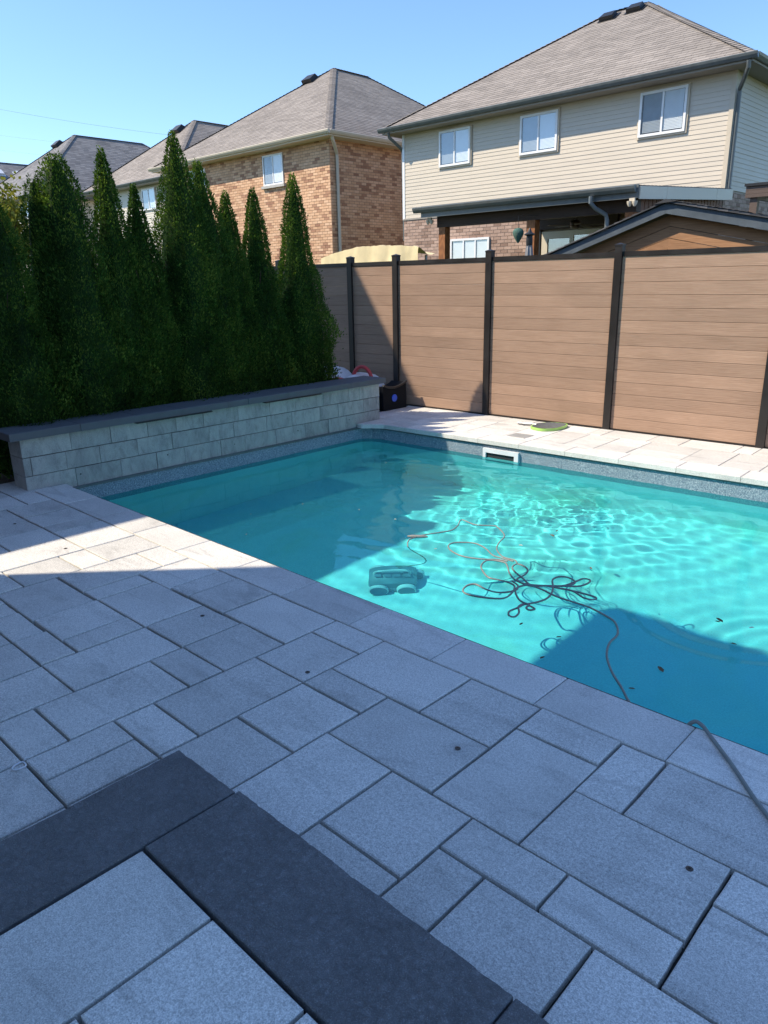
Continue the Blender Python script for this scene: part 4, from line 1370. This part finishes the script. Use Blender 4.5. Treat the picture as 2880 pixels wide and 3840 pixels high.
# ------------------------------------------------------------------ cedars
def cedar(u, v, ztop, rmax, seed, label, lean=(0, 0), second=None, n=44000, full=.64):
    rg = np.random.default_rng(seed)
    t = thing('cedar_tree', (u, v, -.03), label, 'tree', 'row of cedars behind the retaining wall')
    m = MB()
    base = .02
    Hh = ztop - base

    def axis(f):
        return np.stack([u + lean[0] * f, v + lean[1] * f], -1)
    tops = [(0.0, 0.0, 1.0, rmax)] + (second or [])
    V, Fc, Tn = [], [], []
    cnt = 0
    for (du, dv, hf, rm) in tops:
        k = int(n * (1 if hf == 1.0 else .45))
        f = rg.random(k * 3)

        def prof(f):
            b = np.minimum(1, (f + .10) / .22) ** .5
            return rm * b * np.clip(1 - f, 0, 1) ** full * (1 - .10 * np.sin(f * 9 + seed))
        keep = rg.random(len(f)) < (prof(f) / rm) * .9 + .1
        f = f[keep][:k]
        th = rg.random(len(f)) * 2 * np.pi
        # lumpy outline: upright sprays make vertical ridges and hollows
        lump = np.array([mnoise.noise(Vector((math.cos(a) * 1.7 + seed, math.sin(a) * 1.7, b * 6.5))) + .6 * mnoise.noise(Vector((math.cos(a) * 4.1, math.sin(a) * 4.1 + seed, b * 15))) for a, b in zip(th, f)])
        rad = prof(f) * (1 + .28 * lump) * (1.0 - .30 * rg.random(len(f)) ** 2.2 + .05 * rg.exponential(1.0, len(f)))
        rad += .012
        ax = axis(f)
        P = np.stack([ax[:, 0] + du + rad * np.cos(th), ax[:, 1] + dv + rad * np.sin(th), base + f * Hh * hf + rg.normal(0, .02, len(f))], 1)
        D = np.stack([np.cos(th) * .55, np.sin(th) * .55, np.full(len(f), .8)], 1) + rg.normal(0, .33, (len(f), 3))
        D /= np.linalg.norm(D, axis=1)[:, None]
        Sd = np.cross(D, rg.normal(0, 1, (len(f), 3)))
        Sd /= np.linalg.norm(Sd, axis=1)[:, None]
        L = rg.uniform(.018, .046, len(f))[:, None] * (1 - .25 * f[:, None])
        W = L * rg.uniform(.18, .30, len(f))[:, None]
        Nn = np.cross(D, Sd)
        q0, q1, q2, q3 = P, P + D * L * .5 + Sd * W + Nn * W * .3, P + D * L, P + D * L * .5 - Sd * W + Nn * W * .3
        q = np.stack([q0, q1, q2, q3], 1).reshape(-1, 3)
        V.append(q)
        o = cnt
        ii = np.arange(len(f)) * 4 + o
        Fc.append(np.stack([ii, ii + 1, ii + 2, ii + 3], 1))
        patch = np.array([mnoise.noise(Vector((p[0] * 5, p[1] * 5, p[2] * 4 + seed))) for p in P])
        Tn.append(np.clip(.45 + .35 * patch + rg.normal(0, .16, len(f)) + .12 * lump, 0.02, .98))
        cnt += len(q)
        # inner core closing the crown; the shade inside is put into its dark tint
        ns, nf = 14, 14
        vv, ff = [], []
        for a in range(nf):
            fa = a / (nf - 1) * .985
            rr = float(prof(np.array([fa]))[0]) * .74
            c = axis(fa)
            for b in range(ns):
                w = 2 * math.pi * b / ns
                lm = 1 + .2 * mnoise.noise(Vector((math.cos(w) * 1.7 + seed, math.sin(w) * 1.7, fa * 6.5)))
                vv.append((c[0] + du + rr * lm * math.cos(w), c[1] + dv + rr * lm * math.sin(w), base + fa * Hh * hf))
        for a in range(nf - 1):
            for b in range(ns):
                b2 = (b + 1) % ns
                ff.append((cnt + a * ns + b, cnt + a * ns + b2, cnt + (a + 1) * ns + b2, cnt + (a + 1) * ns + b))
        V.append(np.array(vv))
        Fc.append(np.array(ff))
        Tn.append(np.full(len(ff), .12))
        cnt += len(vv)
    m.v = [tuple(x) for x in np.concatenate(V)]
    m.f = [tuple(int(i) for i in x) for x in np.concatenate(Fc)]
    m.t = [float(x) for x in np.concatenate(Tn)]
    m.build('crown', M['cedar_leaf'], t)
    tr = MB()
    tr.tube([(u, v, -.03), (u + lean[0] * .4, v + lean[1] * .4, ztop * .5), (u + lean[0], v + lean[1], ztop * .95)], [.05, .03, .006], 8)
    for k in range(6):
        a = rng.uniform(0, 6.28); z = rng.uniform(.3, ztop * .6)
        tr.tube([(u, v, z), (u + math.cos(a) * rmax * .6, v + math.sin(a) * rmax * .6, z + .3)], [.014, .004], 5)
    tr.build('trunk', M['bark'], t, smooth=True)
    return t


TU = -7.92
cedar(TU, 6.66, 3.14, .53, 1, 'cedar at the fence end of the row, slender tip before brick wall', full=0.8)
cedar(TU - .05, 6.05, 2.93, .50, 2, 'second cedar from the fence, pointed tip against the brick wall', full=0.82)
cedar(TU - .08, 5.66, 2.88, .48, 3, 'third cedar from the fence, short narrow tip against the brick wall', full=0.84)
cedar(TU - .04, 5.28, 3.17, .56, 4, 'dark cedar shoulder just right of the tallest cedar', full=0.72)
cedar(TU, 4.96, 3.44, .60, 5, 'tallest cedar of the row, in front of the cream house', full=0.76, n=48000)
cedar(TU - .02, 4.43, 2.86, .48, 6, 'short narrow cedar between the tallest cedar and the grey roof', full=0.84)
cedar(TU - .05, 4.12, 3.18, .52, 7, 'slim tall cedar standing in front of the grey roof', full=0.8)
cedar(TU - .02, 3.60, 3.09, .66, 8, 'broadest cedar with a double tip below the grey roof', second=[(-.10, -.20, .93, .42)], n=48000, full=.58)
cedar(TU + .05, 2.86, 2.74, .60, 9, 'dark cedar at the left border of the photo', full=0.68)

# yellowing deciduous tree beyond the cedars
yt = thing('yellowing_tree', (-24.6, 9.4, -.04), 'small yellow-green leafy tree behind the cedars at the left border', 'tree')
rg = np.random.default_rng(77)
m = MB()
for cl in range(60):
    c = np.array([-24.75, 9.35, 3.25]) + rg.normal(0, 1, 3) * np.array([.42, .42, .62])
    k = 80
    P = c + rg.normal(0, .17, (k, 3))
    for p in P:
        d = rg.normal(0, 1, 3); d[2] -= .6; d /= np.linalg.norm(d)
        s = np.cross(d, rg.normal(0, 1, 3)); s /= np.linalg.norm(s)
        L = rg.uniform(.10, .18); W = L * .34
        m.add([tuple(p), tuple(p + d * L * .45 + s * W), tuple(p + d * L), tuple(p + d * L * .45 - s * W)], [(0, 1, 2, 3)], tint=float(np.clip(.55 + rg.normal(0, .24), .02, .98)))
m.build('crown', M['yellow_leaf'], yt)
m = MB()
m.tube([(-24.6, 9.4, -.04), (-24.6, 9.4, 2.0), (-24.6, 9.45, 4.6)], [.08, .055, .01], 8)
for k in range(9):
    a = rng.uniform(0, 6.28); z = rng.uniform(1.8, 3.6)
    m.tube([(-24.6, 9.42, z), (-24.6 + math.cos(a) * .7, 9.42 + math.sin(a) * .7, z + .7)], [.024, .006], 5)
m.build('trunk', M['bark'], yt, smooth=True)

# overhead wires far behind
for k, (a, b, lab) in enumerate((((-117, 40.1, 25.8), (-76, 70.5, 18.0), 'topmost overhead wire crossing the sky at upper left'), ((-117, 40.1, 22.3), (-76, 70.5, 17.0), 'middle faint overhead wire at upper left of the sky'), ((-117, 40.1, 20.4), (-76, 70.5, 15.6), 'lowest faint overhead wire at upper left of the sky'))):
    m = MB()
    a, b = Vector(a), Vector(b)
    pts = [a + (b - a) * (i / 24) - Vector((0, 0, .8 * math.sin(math.pi * i / 24))) for i in range(25)]
    m.tube(pts, .012 if k == 0 else .006, 5)
    m.build('overhead_wire', M['gutter_grey'], label=lab, cat='wire', group='overhead wires', at=pts[12])

# ------------------------------------------------------------------ clutter in the far corner
lg = thing('pool_lounger', (-8.2, 7.9, 0), 'white moulded plastic lounger lying behind the wall by the fence', 'lounger')


def shell(c, axs, r, z0, z1, n=14, name='seat'):
    """a curved white shell: an arched plate with thickness"""
    m = MB()
    vs, fs = [], []
    c = Vector(c); a = Vector(axs).normalized(); b = Vector((-a.y, a.x, 0))
    W = .26
    for lay_ in (0, 1):
        for i in range(n + 1):
            w = math.pi * i / n
            for j in range(5):
                y = -W + 2 * W * j / 4
                rr = r - .025 * lay_
                edge = 1 - .05 * abs(j - 2)
                q = c + a * (rr * 1.25 * math.cos(w)) + b * y
                vs.append((q.x, q.y, z0 + (z1 - z0) * edge * math.sin(w) * (rr / r)))
    k = (n + 1) * 5
    for lay_ in (0, 1):
        for i in range(n):
            for j in range(4):
                p = lay_ * k + i * 5 + j
                f = (p, p + 5, p + 6, p + 1)
                fs.append(f if lay_ == 0 else f[::-1])
    for i in range(n):
        for j in (0, 4):
            p = i * 5 + j
            f = (p, p + k, p + k + 5, p + 5)
            fs.append(f if j == 0 else f[::-1])
    m.add(vs, fs)
    return m.build(name, M['white_plastic'], lg, smooth=True)


shell((-8.62, 7.82, 0), (1, .2, 0), .30, .05, .60, name='backrest')
shell((-8.05, 7.92, 0), (1, .1, 0), .27, .05, .515, name='seat')
for k, (x, y, z) in enumerate(((-8.50, 7.56, .50), (-8.38, 7.60, .44))):
    m = MB(); m.lathe([(.03, 0), (.035, .006), (.02, .012)], (x, y, z), 12, axis=1); m.build('cup_recess', M['gutter_blue'], lg, smooth=True)
m = MB()
pts = [(-8.16, 7.80, .05)]
for i in range(17):
    w = math.pi * (1 - i / 16)
    pts.append((-7.93 + .17 * math.cos(w), 7.84 + .03 * math.cos(w), .40 + .21 * math.sin(w)))
pts.append((-7.75, 7.88, .05))
m.tube(pts, .027, 12)
m.build('pool_noodle', M['red_foam'], smooth=True, label='red foam pool noodle bent in an arch behind the wall end', cat='pool noodle', at=(-7.93, 7.84, 0))
m = MB(); m.tube([(-8.36, 7.62, .40), (-8.28, 7.63, .425), (-8.2, 7.64, .425), (-8.12, 7.65, .41)], .03, 10)
m.build('foam_float', M['red_foam'], smooth=True, label='small red foam float lying on the white lounger', cat='float', at=(-8.25, 7.63, .4))

bn = thing('storage_bin', (-7.6, 8.0, 0), 'black plastic bin with blue badge beside the fence post', 'bin')
m = MB()
N = 10
vs, fs = [], []
for side, u in ((0, -7.43), (1, -7.72)):
    for i in range(N + 1):
        f = i / N
        v = 7.76 + .50 * f
        ztop = .30 + .03 * (2 * f - 1) ** 2 * 2 + .02 * f
        vs += [(u + (.02 if side == 0 else -.02) * 0, v + .01, 0.0), (u, v, ztop)]
o2 = 2 * (N + 1)
for i in range(N):
    a = 2 * i
    fs += [(a, a + 2, a + 3, a + 1), (o2 + a + 1, o2 + a + 3, o2 + a + 2, o2 + a), (a + 1, a + 3, o2 + a + 3, o2 + a + 1)]
fs += [(0, 1, o2 + 1, o2), (2 * N + 1, 2 * N, o2 + 2 * N, o2 + 2 * N + 1)]
m.add(vs, fs)
M['bin'] = plain('matt_black_plastic', (0.010, 0.011, 0.013), 0.8, var=0.2, spec=0.15)
m.build('body', M['bin'], bn)
m = MB()
pts = [(-7.425, 7.76 + .5 * i / 10, .315 + .06 * (2 * i / 10 - 1) ** 2 + .02 * i / 10) for i in range(11)]
m.tube(pts, .018, 8); m.build('rim', M['black_plastic'], bn, smooth=True)
m = MB(); m.lathe([(.055, 0), (.055, .008), (.045, .012)], (-7.43, 8.0, .17), 18, axis=0); m.build('badge', M['blue_plastic'], bn, smooth=True)
m = MB()
m.prism([(-7.86, .0), (-7.50, .0), (-7.47, .26), (-7.55, .30), (-7.88, .30)], 7.50, 7.72, axis=1)
m.build('blue_crate', M['blue_plastic'], label='blue plastic crate half hidden between wall end and black bin', cat='crate', at=(-7.6, 7.6, 0))

# leaf net on the far deck
nt_ = thing('leaf_net', (-4.95, 8.2, 0), 'lime-green framed leaf net lying on the far deck', 'leaf net')
rim = [(-5.06, 8.02), (-5.00, 7.93), (-4.83, 7.90), (-4.72, 8.02), (-4.70, 8.20), (-4.74, 8.36), (-4.85, 8.40), (-5.0, 8.34), (-5.08, 8.18)]


def smooth_loop(p, n=5):
    out = []
    m_ = len(p)
    for i in range(m_):
        a, b, c, d = (Vector((*p[(i + k) % m_], 0)) for k in (-1, 0, 1, 2))
        for j in range(n):
            t = j / n
            out.append(.5 * ((2 * b) + (c - a) * t + (2 * a - 5 * b + 4 * c - d) * t * t + (3 * b - a - 3 * c + d) * t ** 3))
    return out


rl = smooth_loop(rim)
m = MB()
vs, fs = [], []
n = len(rl)
for z in (.004, .034):
    for q in rl:
        vs.append((q.x, q.y, z))
cc = Vector((-4.89, 8.15, 0))
for z in (.034, .004):
    for q in rl:
        w = q + (cc - q).normalized() * .018
        vs.append((w.x, w.y, z))
for k in range(4):
    k2 = (k + 1) % 4
    for i in range(n):
        j = (i + 1) % n
        fs.append((k * n + i, k * n + j, k2 * n + j, k2 * n + i))
m.add(vs, fs)
m.build('rim', M['lime'], nt_, smooth=True)
m = MB()
vs = [(cc.x, cc.y, .006)]
for k in (1, 2, 3):
    for q in rl:
        w = cc + (q - cc) * (k / 3 * .93)
        vs.append((w.x, w.y, .006 + .03 * (k / 3) ** 2 + .006 * mnoise.noise(w * 14)))
fs = [(0, 1 + i, 1 + (i + 1) % n) for i in range(n)]
for k in range(2):
    for i in range(n):
        j = (i + 1) % n
        fs.append((1 + k * n + i, 1 + (k + 1) * n + i, 1 + (k + 1) * n + j, 1 + k * n + j))
m.add(vs, fs); m.build('mesh_bag', M['lime_wire'], nt_)
m = MB(); m.tube([(-5.05, 8.12, .03), (-5.12, 8.12, .03), (-5.32, 8.11, .022)], [.014, .018, .018], 10); m.build('handle', M['grey_metal'], nt_, smooth=True)

# D-shaped metal ring on a near paver
m = MB()
ringp = [(-2.826, .806), (-2.791, .806), (-2.788, .785), (-2.793, .768), (-2.806, .760), (-2.818, .764), (-2.827, .780)]
rl2 = smooth_loop(ringp, 4)
m.tube([(q.x, q.y, .004) for q in rl2], .0034, 6, closed=True)
m.build('metal_ring', M['white_plastic'], smooth=True, label='small D-shaped metal ring lying on a paver beside the dark step', cat='ring', at=(-2.806, .785, .004))

# ------------------------------------------------------------------ cord, robot and leaves in the pool
CORD_A = [(-1.374, 3.179), (-1.459, 3.272), (-1.561, 3.379), (-1.650, 3.496), (-1.699, 3.583), (-1.734, 3.689), (-1.748, 3.799), (-1.780, 3.877), (-1.836, 3.948), (-1.912, 3.994), (-2.074, 4.055), (-2.260, 4.056), (-2.345, 4.060), (-2.443, 4.096), (-2.568, 4.126), (-2.648, 4.172), (-2.763, 4.237), (-2.836, 4.314), (-2.844, 4.388), (-2.769, 4.372), (-2.705, 4.318), (-2.685, 4.244), (-2.680, 4.144), (-2.606, 4.093), (-2.532, 4.101), (-2.450, 4.186), (-2.364, 4.247), (-2.330, 4.319), (-2.359, 4.379), (-2.428, 4.407), (-2.473, 4.368), (-2.480, 4.289), (-2.421, 4.197), (-2.364, 4.083), (-2.339, 3.974), (-2.361, 3.891), (-2.405, 3.815), (-2.405, 3.745), (-2.411, 3.651), (-2.380, 3.606), (-2.348, 3.619), (-2.359, 3.684), (-2.408, 3.750), (-2.410, 3.823), (-2.349, 3.814), (-2.309, 3.788), (-2.330, 3.757), (-2.370, 3.783), (-2.376, 3.828), (-2.421, 3.826), (-2.482, 3.862), (-2.570, 3.957), (-2.590, 4.023), (-2.551, 4.099), (-2.445, 4.177), (-2.313, 4.209), (-2.232, 4.212), (-2.108, 4.214), (-2.106, 4.177), (-2.168, 4.162), (-2.273, 4.203), (-2.361, 4.195), (-2.426, 4.193), (-2.363, 4.262), (-2.339, 4.368), (-2.334, 4.451), (-2.291, 4.468), (-2.264, 4.419), (-2.269, 4.344), (-2.314, 4.291), (-2.450, 4.186), (-2.538, 4.110), (-2.656, 4.107), (-2.777, 4.195), (-2.863, 4.291), (-2.932, 4.344), (-3.051, 4.308), (-3.037, 4.205), (-2.962, 4.111), (-2.848, 4.028), (-2.777, 4.045), (-2.688, 4.050), (-2.623, 4.021), (-2.580, 3.949), (-2.559, 3.847), (-2.579, 3.777), (-2.687, 3.709), (-2.790, 3.698), (-2.853, 3.739), (-2.872, 3.819), (-2.834, 3.866), (-2.740, 3.850), (-2.654, 3.857), (-2.590, 3.907), (-2.576, 3.980), (-2.616, 4.056), (-2.681, 4.085)]
CORD_B = [(-2.851, 4.399), (-2.899, 4.439), (-2.983, 4.434), (-3.048, 4.463), (-3.147, 4.555), (-3.214, 4.683), (-3.282, 4.858), (-3.454, 4.999), (-3.501, 5.003), (-3.639, 4.928), (-3.810, 4.961), (-3.741, 4.820), (-3.700, 4.685), (-3.738, 4.570)]
CORD_C = [(-2.926, 4.383), (-3.003, 4.366), (-3.114, 4.287), (-3.258, 4.248), (-3.396, 4.288), (-3.480, 4.362), (-3.487, 4.449), (-3.391, 4.531), (-3.314, 4.541), (-3.212, 4.500), (-3.083, 4.416), (-2.990, 4.411), (-2.892, 4.412)]
CORD_D = [(-3.744, 4.576), (-3.813, 4.367), (-3.721, 4.140), (-3.634, 3.714)]
LEAVES = [(-1.384, 3.583), (-1.371, 4.400), (-1.189, 4.420), (-1.372, 4.369), (-1.196, 4.137), (-1.409, 3.292), (-2.979, 5.105), (-3.009, 5.232), (-3.042, 4.737), (-2.385, 4.658), (-2.254, 3.551), (-1.929, 3.270), (-1.990, 3.548), (-4.952, 3.458), (-5.390, 3.831), (-4.722, 4.577), (-4.266, 4.581), (-5.796, 6.082), (-5.268, 4.355), (-3.505, 4.230)]


def spline(p, n=4):
    out = []
    for i in range(len(p) - 1):
        a, b, c, d = (Vector(p[min(max(i + k, 0), len(p) - 1)]) for k in (-1, 0, 1, 2))
        for j in range(n):
            t = j / n
            out.append(.5 * ((2 * b) + (c - a) * t + (2 * a - 5 * b + 4 * c - d) * t * t + (3 * b - a - 3 * c + d) * t ** 3))
    out.append(Vector(p[-1]))
    return out


ZF = ZW + .004
cord = thing('extension_cord', (-2.4, 4.1, ZW), 'long tangled power cord floating in loops on the pool water', 'cord')
m = MB(); m.tube(spline([(x, y, ZF + .004 * math.sin(i * 1.7)) for i, (x, y) in enumerate(CORD_A)], 4), .0068, 7)
m.build('tangled_loops', M['hose'], cord, smooth=True)
m = MB(); m.tube(spline([(x, y, ZF) for x, y in CORD_C], 5), .0058, 7); m.build('loose_loop', M['cord'], cord, smooth=True)
lead = [(x, y, ZF) for x, y in CORD_B] + [(x, y, ZF) for x, y in CORD_D[1:3]] + [(-3.62, 4.25, -.55), (-3.95, 4.38, -1.0), (-4.12, 4.45, -1.19)]
m = MB(); m.tube(spline(lead, 5), .0055, 7); m.build('lead', M['cord'], cord, smooth=True)
fx, fy_ = CORD_D[1]
m = MB()
m.tube([(fx - .07, fy_ - .05, ZF), (fx - .04, fy_ - .03, ZF), (fx + .04, fy_ + .03, ZF), (fx + .07, fy_ + .05, ZF)], [.006, .015, .015, .006], 12)
m.build('float', M['cord'], cord, smooth=True)
hp = [(-1.374, 3.179, ZF), (-1.25, 3.03, ZF), (-1.12, 2.90, ZW + .01), (-1.02, 2.862, -.10), (-.945, 2.852, .012), (-.905, 2.845, .022), (-.848, 2.80, .013), (-.713, 2.663, .0125), (-.595, 2.53, .0125), (-.52, 2.455, .0125), (-.36, 2.29, .0125), (-.1, 2.08, .0125), (.4, 1.9, .0125)]
m = MB(); m.tube(spline(hp, 6), .0085, 9); m.build('deck_run', M['hose'], cord, smooth=True)

RX, RY = -4.10, 4.36
RZf = fz(RX)
rb = thing('pool_robot', (RX, RY, RZf), 'blue-grey robotic pool cleaner with round wheels on the pool floor', 'pool cleaner')
rx = Vector((.72, .694, 0)); ry = Vector((-.694, .72, 0)); rz = Vector((0, 0, 1))
RC = Vector((RX, RY, RZf))


def rp(x, y, z):
    q = RC + rx * x + ry * y + rz * z
    return (q.x, q.y, q.z)


m = MB()
secs = [(-.15, .20, .06, .17), (-.10, .215, .045, .23), (.02, .215, .04, .26), (.13, .21, .045, .24), (.19, .19, .06, .18)]
vs, fs = [], []
K = 10
for (y, hw, z0, z1) in secs:
    for k in range(K):
        w = 2 * math.pi * (k + .5) / K
        cx, cz = math.cos(w), math.sin(w)
        sx = math.copysign(abs(cx) ** .5, cx); sz = math.copysign(abs(cz) ** .6, cz)
        vs.append(rp(hw * sx, y, (z0 + z1) / 2 + (z1 - z0) / 2 * sz))
for i in range(len(secs) - 1):
    for k in range(K):
        k2 = (k + 1) % K
        fs.append((i * K + k, i * K + k2, (i + 1) * K + k2, (i + 1) * K + k))
fs += [tuple(range(K))[::-1], tuple(range((len(secs) - 1) * K, len(secs) * K))]
m.add(vs, fs)
M['robot_body'] = plain('robot_shell', (0.13, 0.20, 0.25), 0.5, var=0.2, scale=9)
M['robot_wheel'] = plain('robot_wheel', (0.12, 0.18, 0.24), 0.6, var=0.15)
parts = [m.build('body', M['robot_body'], rb, smooth=True)]


def wheel(x, y, r=.085, w=.06):
    m = MB()
    vs, fs = [], []
    n = 20
    for yy, rr in ((y - w / 2, r * .9), (y - w / 2 + .008, r), (y + w / 2 - .008, r), (y + w / 2, r * .9)):
        for k in range(n):
            a = 2 * math.pi * k / n
            vs.append(rp(x + rr * math.cos(a), yy, r + .002 + rr * math.sin(a)))
    for i in range(3):
        for k in range(n):
            k2 = (k + 1) % n
            fs.append((i * n + k, i * n + k2, (i + 1) * n + k2, (i + 1) * n + k))
    fs += [tuple(range(n))[::-1], tuple(range(3 * n, 4 * n))]
    m.add(vs, fs)
    o = m.build('wheel', M['white_plastic'], rb, smooth=True)
    m = MB()
    vs = [rp(x + .075 * r / .085 * math.cos(2 * math.pi * k / n), y - w / 2 - .003, r + .002 + .075 * r / .085 * math.sin(2 * math.pi * k / n)) for k in range(n)]
    vs += [rp(x + .06 * math.cos(2 * math.pi * k / n), y - w / 2 - .008, r + .002 + .06 * math.sin(2 * math.pi * k / n)) for k in range(n)]
    fs = [(k, (k + 1) % n, n + (k + 1) % n, n + k) for k in range(n)] + [tuple(range(n, 2 * n))]
    m.add(vs, fs)
    h = m.build('hub', M['robot_wheel'], o)
    parts.extend([o, h])


for x, y in ((-.125, -.185), (.115, -.185), (-.125, .20), (.20, .10)):
    wheel(x, y)
for x in (-.13, -.045, .04, .125):
    m = MB()
    vs = [rp(x + dx, -.06 + dy, .245 + dz) for dz in (0, .012) for dx, dy in ((-.03, -.035), (.03, -.035), (.03, .06), (-.03, .06))]
    m.hexa(vs)
    parts.append(m.build('vent_rib', M['robot_wheel'], rb))
for y, sgn in ((-.135, -1), (.185, 1)):
    m = MB()
    m.tube([rp(-.19, y, .05), rp(.19, y, .05)], .038, 12)
    for k in range(14):
        x = -.18 + k * .0277
        m.tube([rp(x, y, .05), rp(x + .008, y, .05)], .046, 12)
    parts.append(m.build('brush_roller', M['robot_wheel'], rb))
m = MB()
hpts = [rp(-.16, -.02, .22), rp(-.14, -.02, .29), rp(0, -.02, .315), rp(.13, -.02, .29), rp(.15, -.02, .22)]
m.tube(spline(hpts, 4), .014, 8)
parts.append(m.build('handle', M['white_plastic'], rb, smooth=True))
for o in parts + list(cord.children):
    o.cycles.is_caustics_receiver = True

LB = ['curled brown leaf floating near the cord in shaded water at right', 'largest dark leaf floating over the bright floor at right', 'pale leaf floating near the right border over bright water', 'small dark leaf beside the largest floating leaf',
      'tiny dark leaf floating just beyond the edge of the shade at right', 'thin leaf floating beside the descending cord near the coping', 'tan leaf floating beyond the cord tangle', 'smaller tan leaf just behind the tan leaf beyond the cord', 'white petal floating left of the cord tangle',
      'speck of dark leaf right of the cord loops', 'small dark leaf near the coping below the cord loop', 'thin dark leaf near the coping at the shade corner', 'greenish leaf between coping and cord in bright water',
      'white petal floating near the sunlit coping', 'cluster petal floating in the dark water mid left', 'white petal in the dark water right of the others', 'white petal below the fence reflection', 'white petal near the far left pool corner', 'single petal in the middle of the dark water', 'white petal beside the cord float']
for i, (x, y) in enumerate(LEAVES):
    pale = i in (2, 8) or i >= 13
    a = rng.uniform(0, 6.28)
    L = (.032 if i in (0, 1, 6) else .019) * (0.7 if i >= 13 else 1)
    W = L * .42
    d, s = Vector((math.cos(a), math.sin(a), 0)), Vector((-math.sin(a), math.cos(a), 0))
    c = Vector((x, y, ZW + .006))
    P = [c - d * L, c - d * L * .4 + s * W + Vector((0, 0, .004)), c + d * L * .5 + s * W * .8 + Vector((0, 0, .005)), c + d * L + Vector((0, 0, .003)), c + d * L * .5 - s * W * .8 + Vector((0, 0, .005)), c - d * L * .4 - s * W + Vector((0, 0, .004)), c + d * L * .1]
    m = MB(); m.add(P, [(0, 6, 1), (1, 6, 2), (2, 6, 3), (3, 6, 4), (4, 6, 5), (5, 6, 0)])
    m.build('floating_petal' if i >= 13 or i == 8 else 'floating_leaf', M['pale_leaf'] if pale else M['dead_leaf'], label=LB[i], cat='petal' if i >= 13 or i == 8 else 'leaf', group='leaves on the water', at=c)
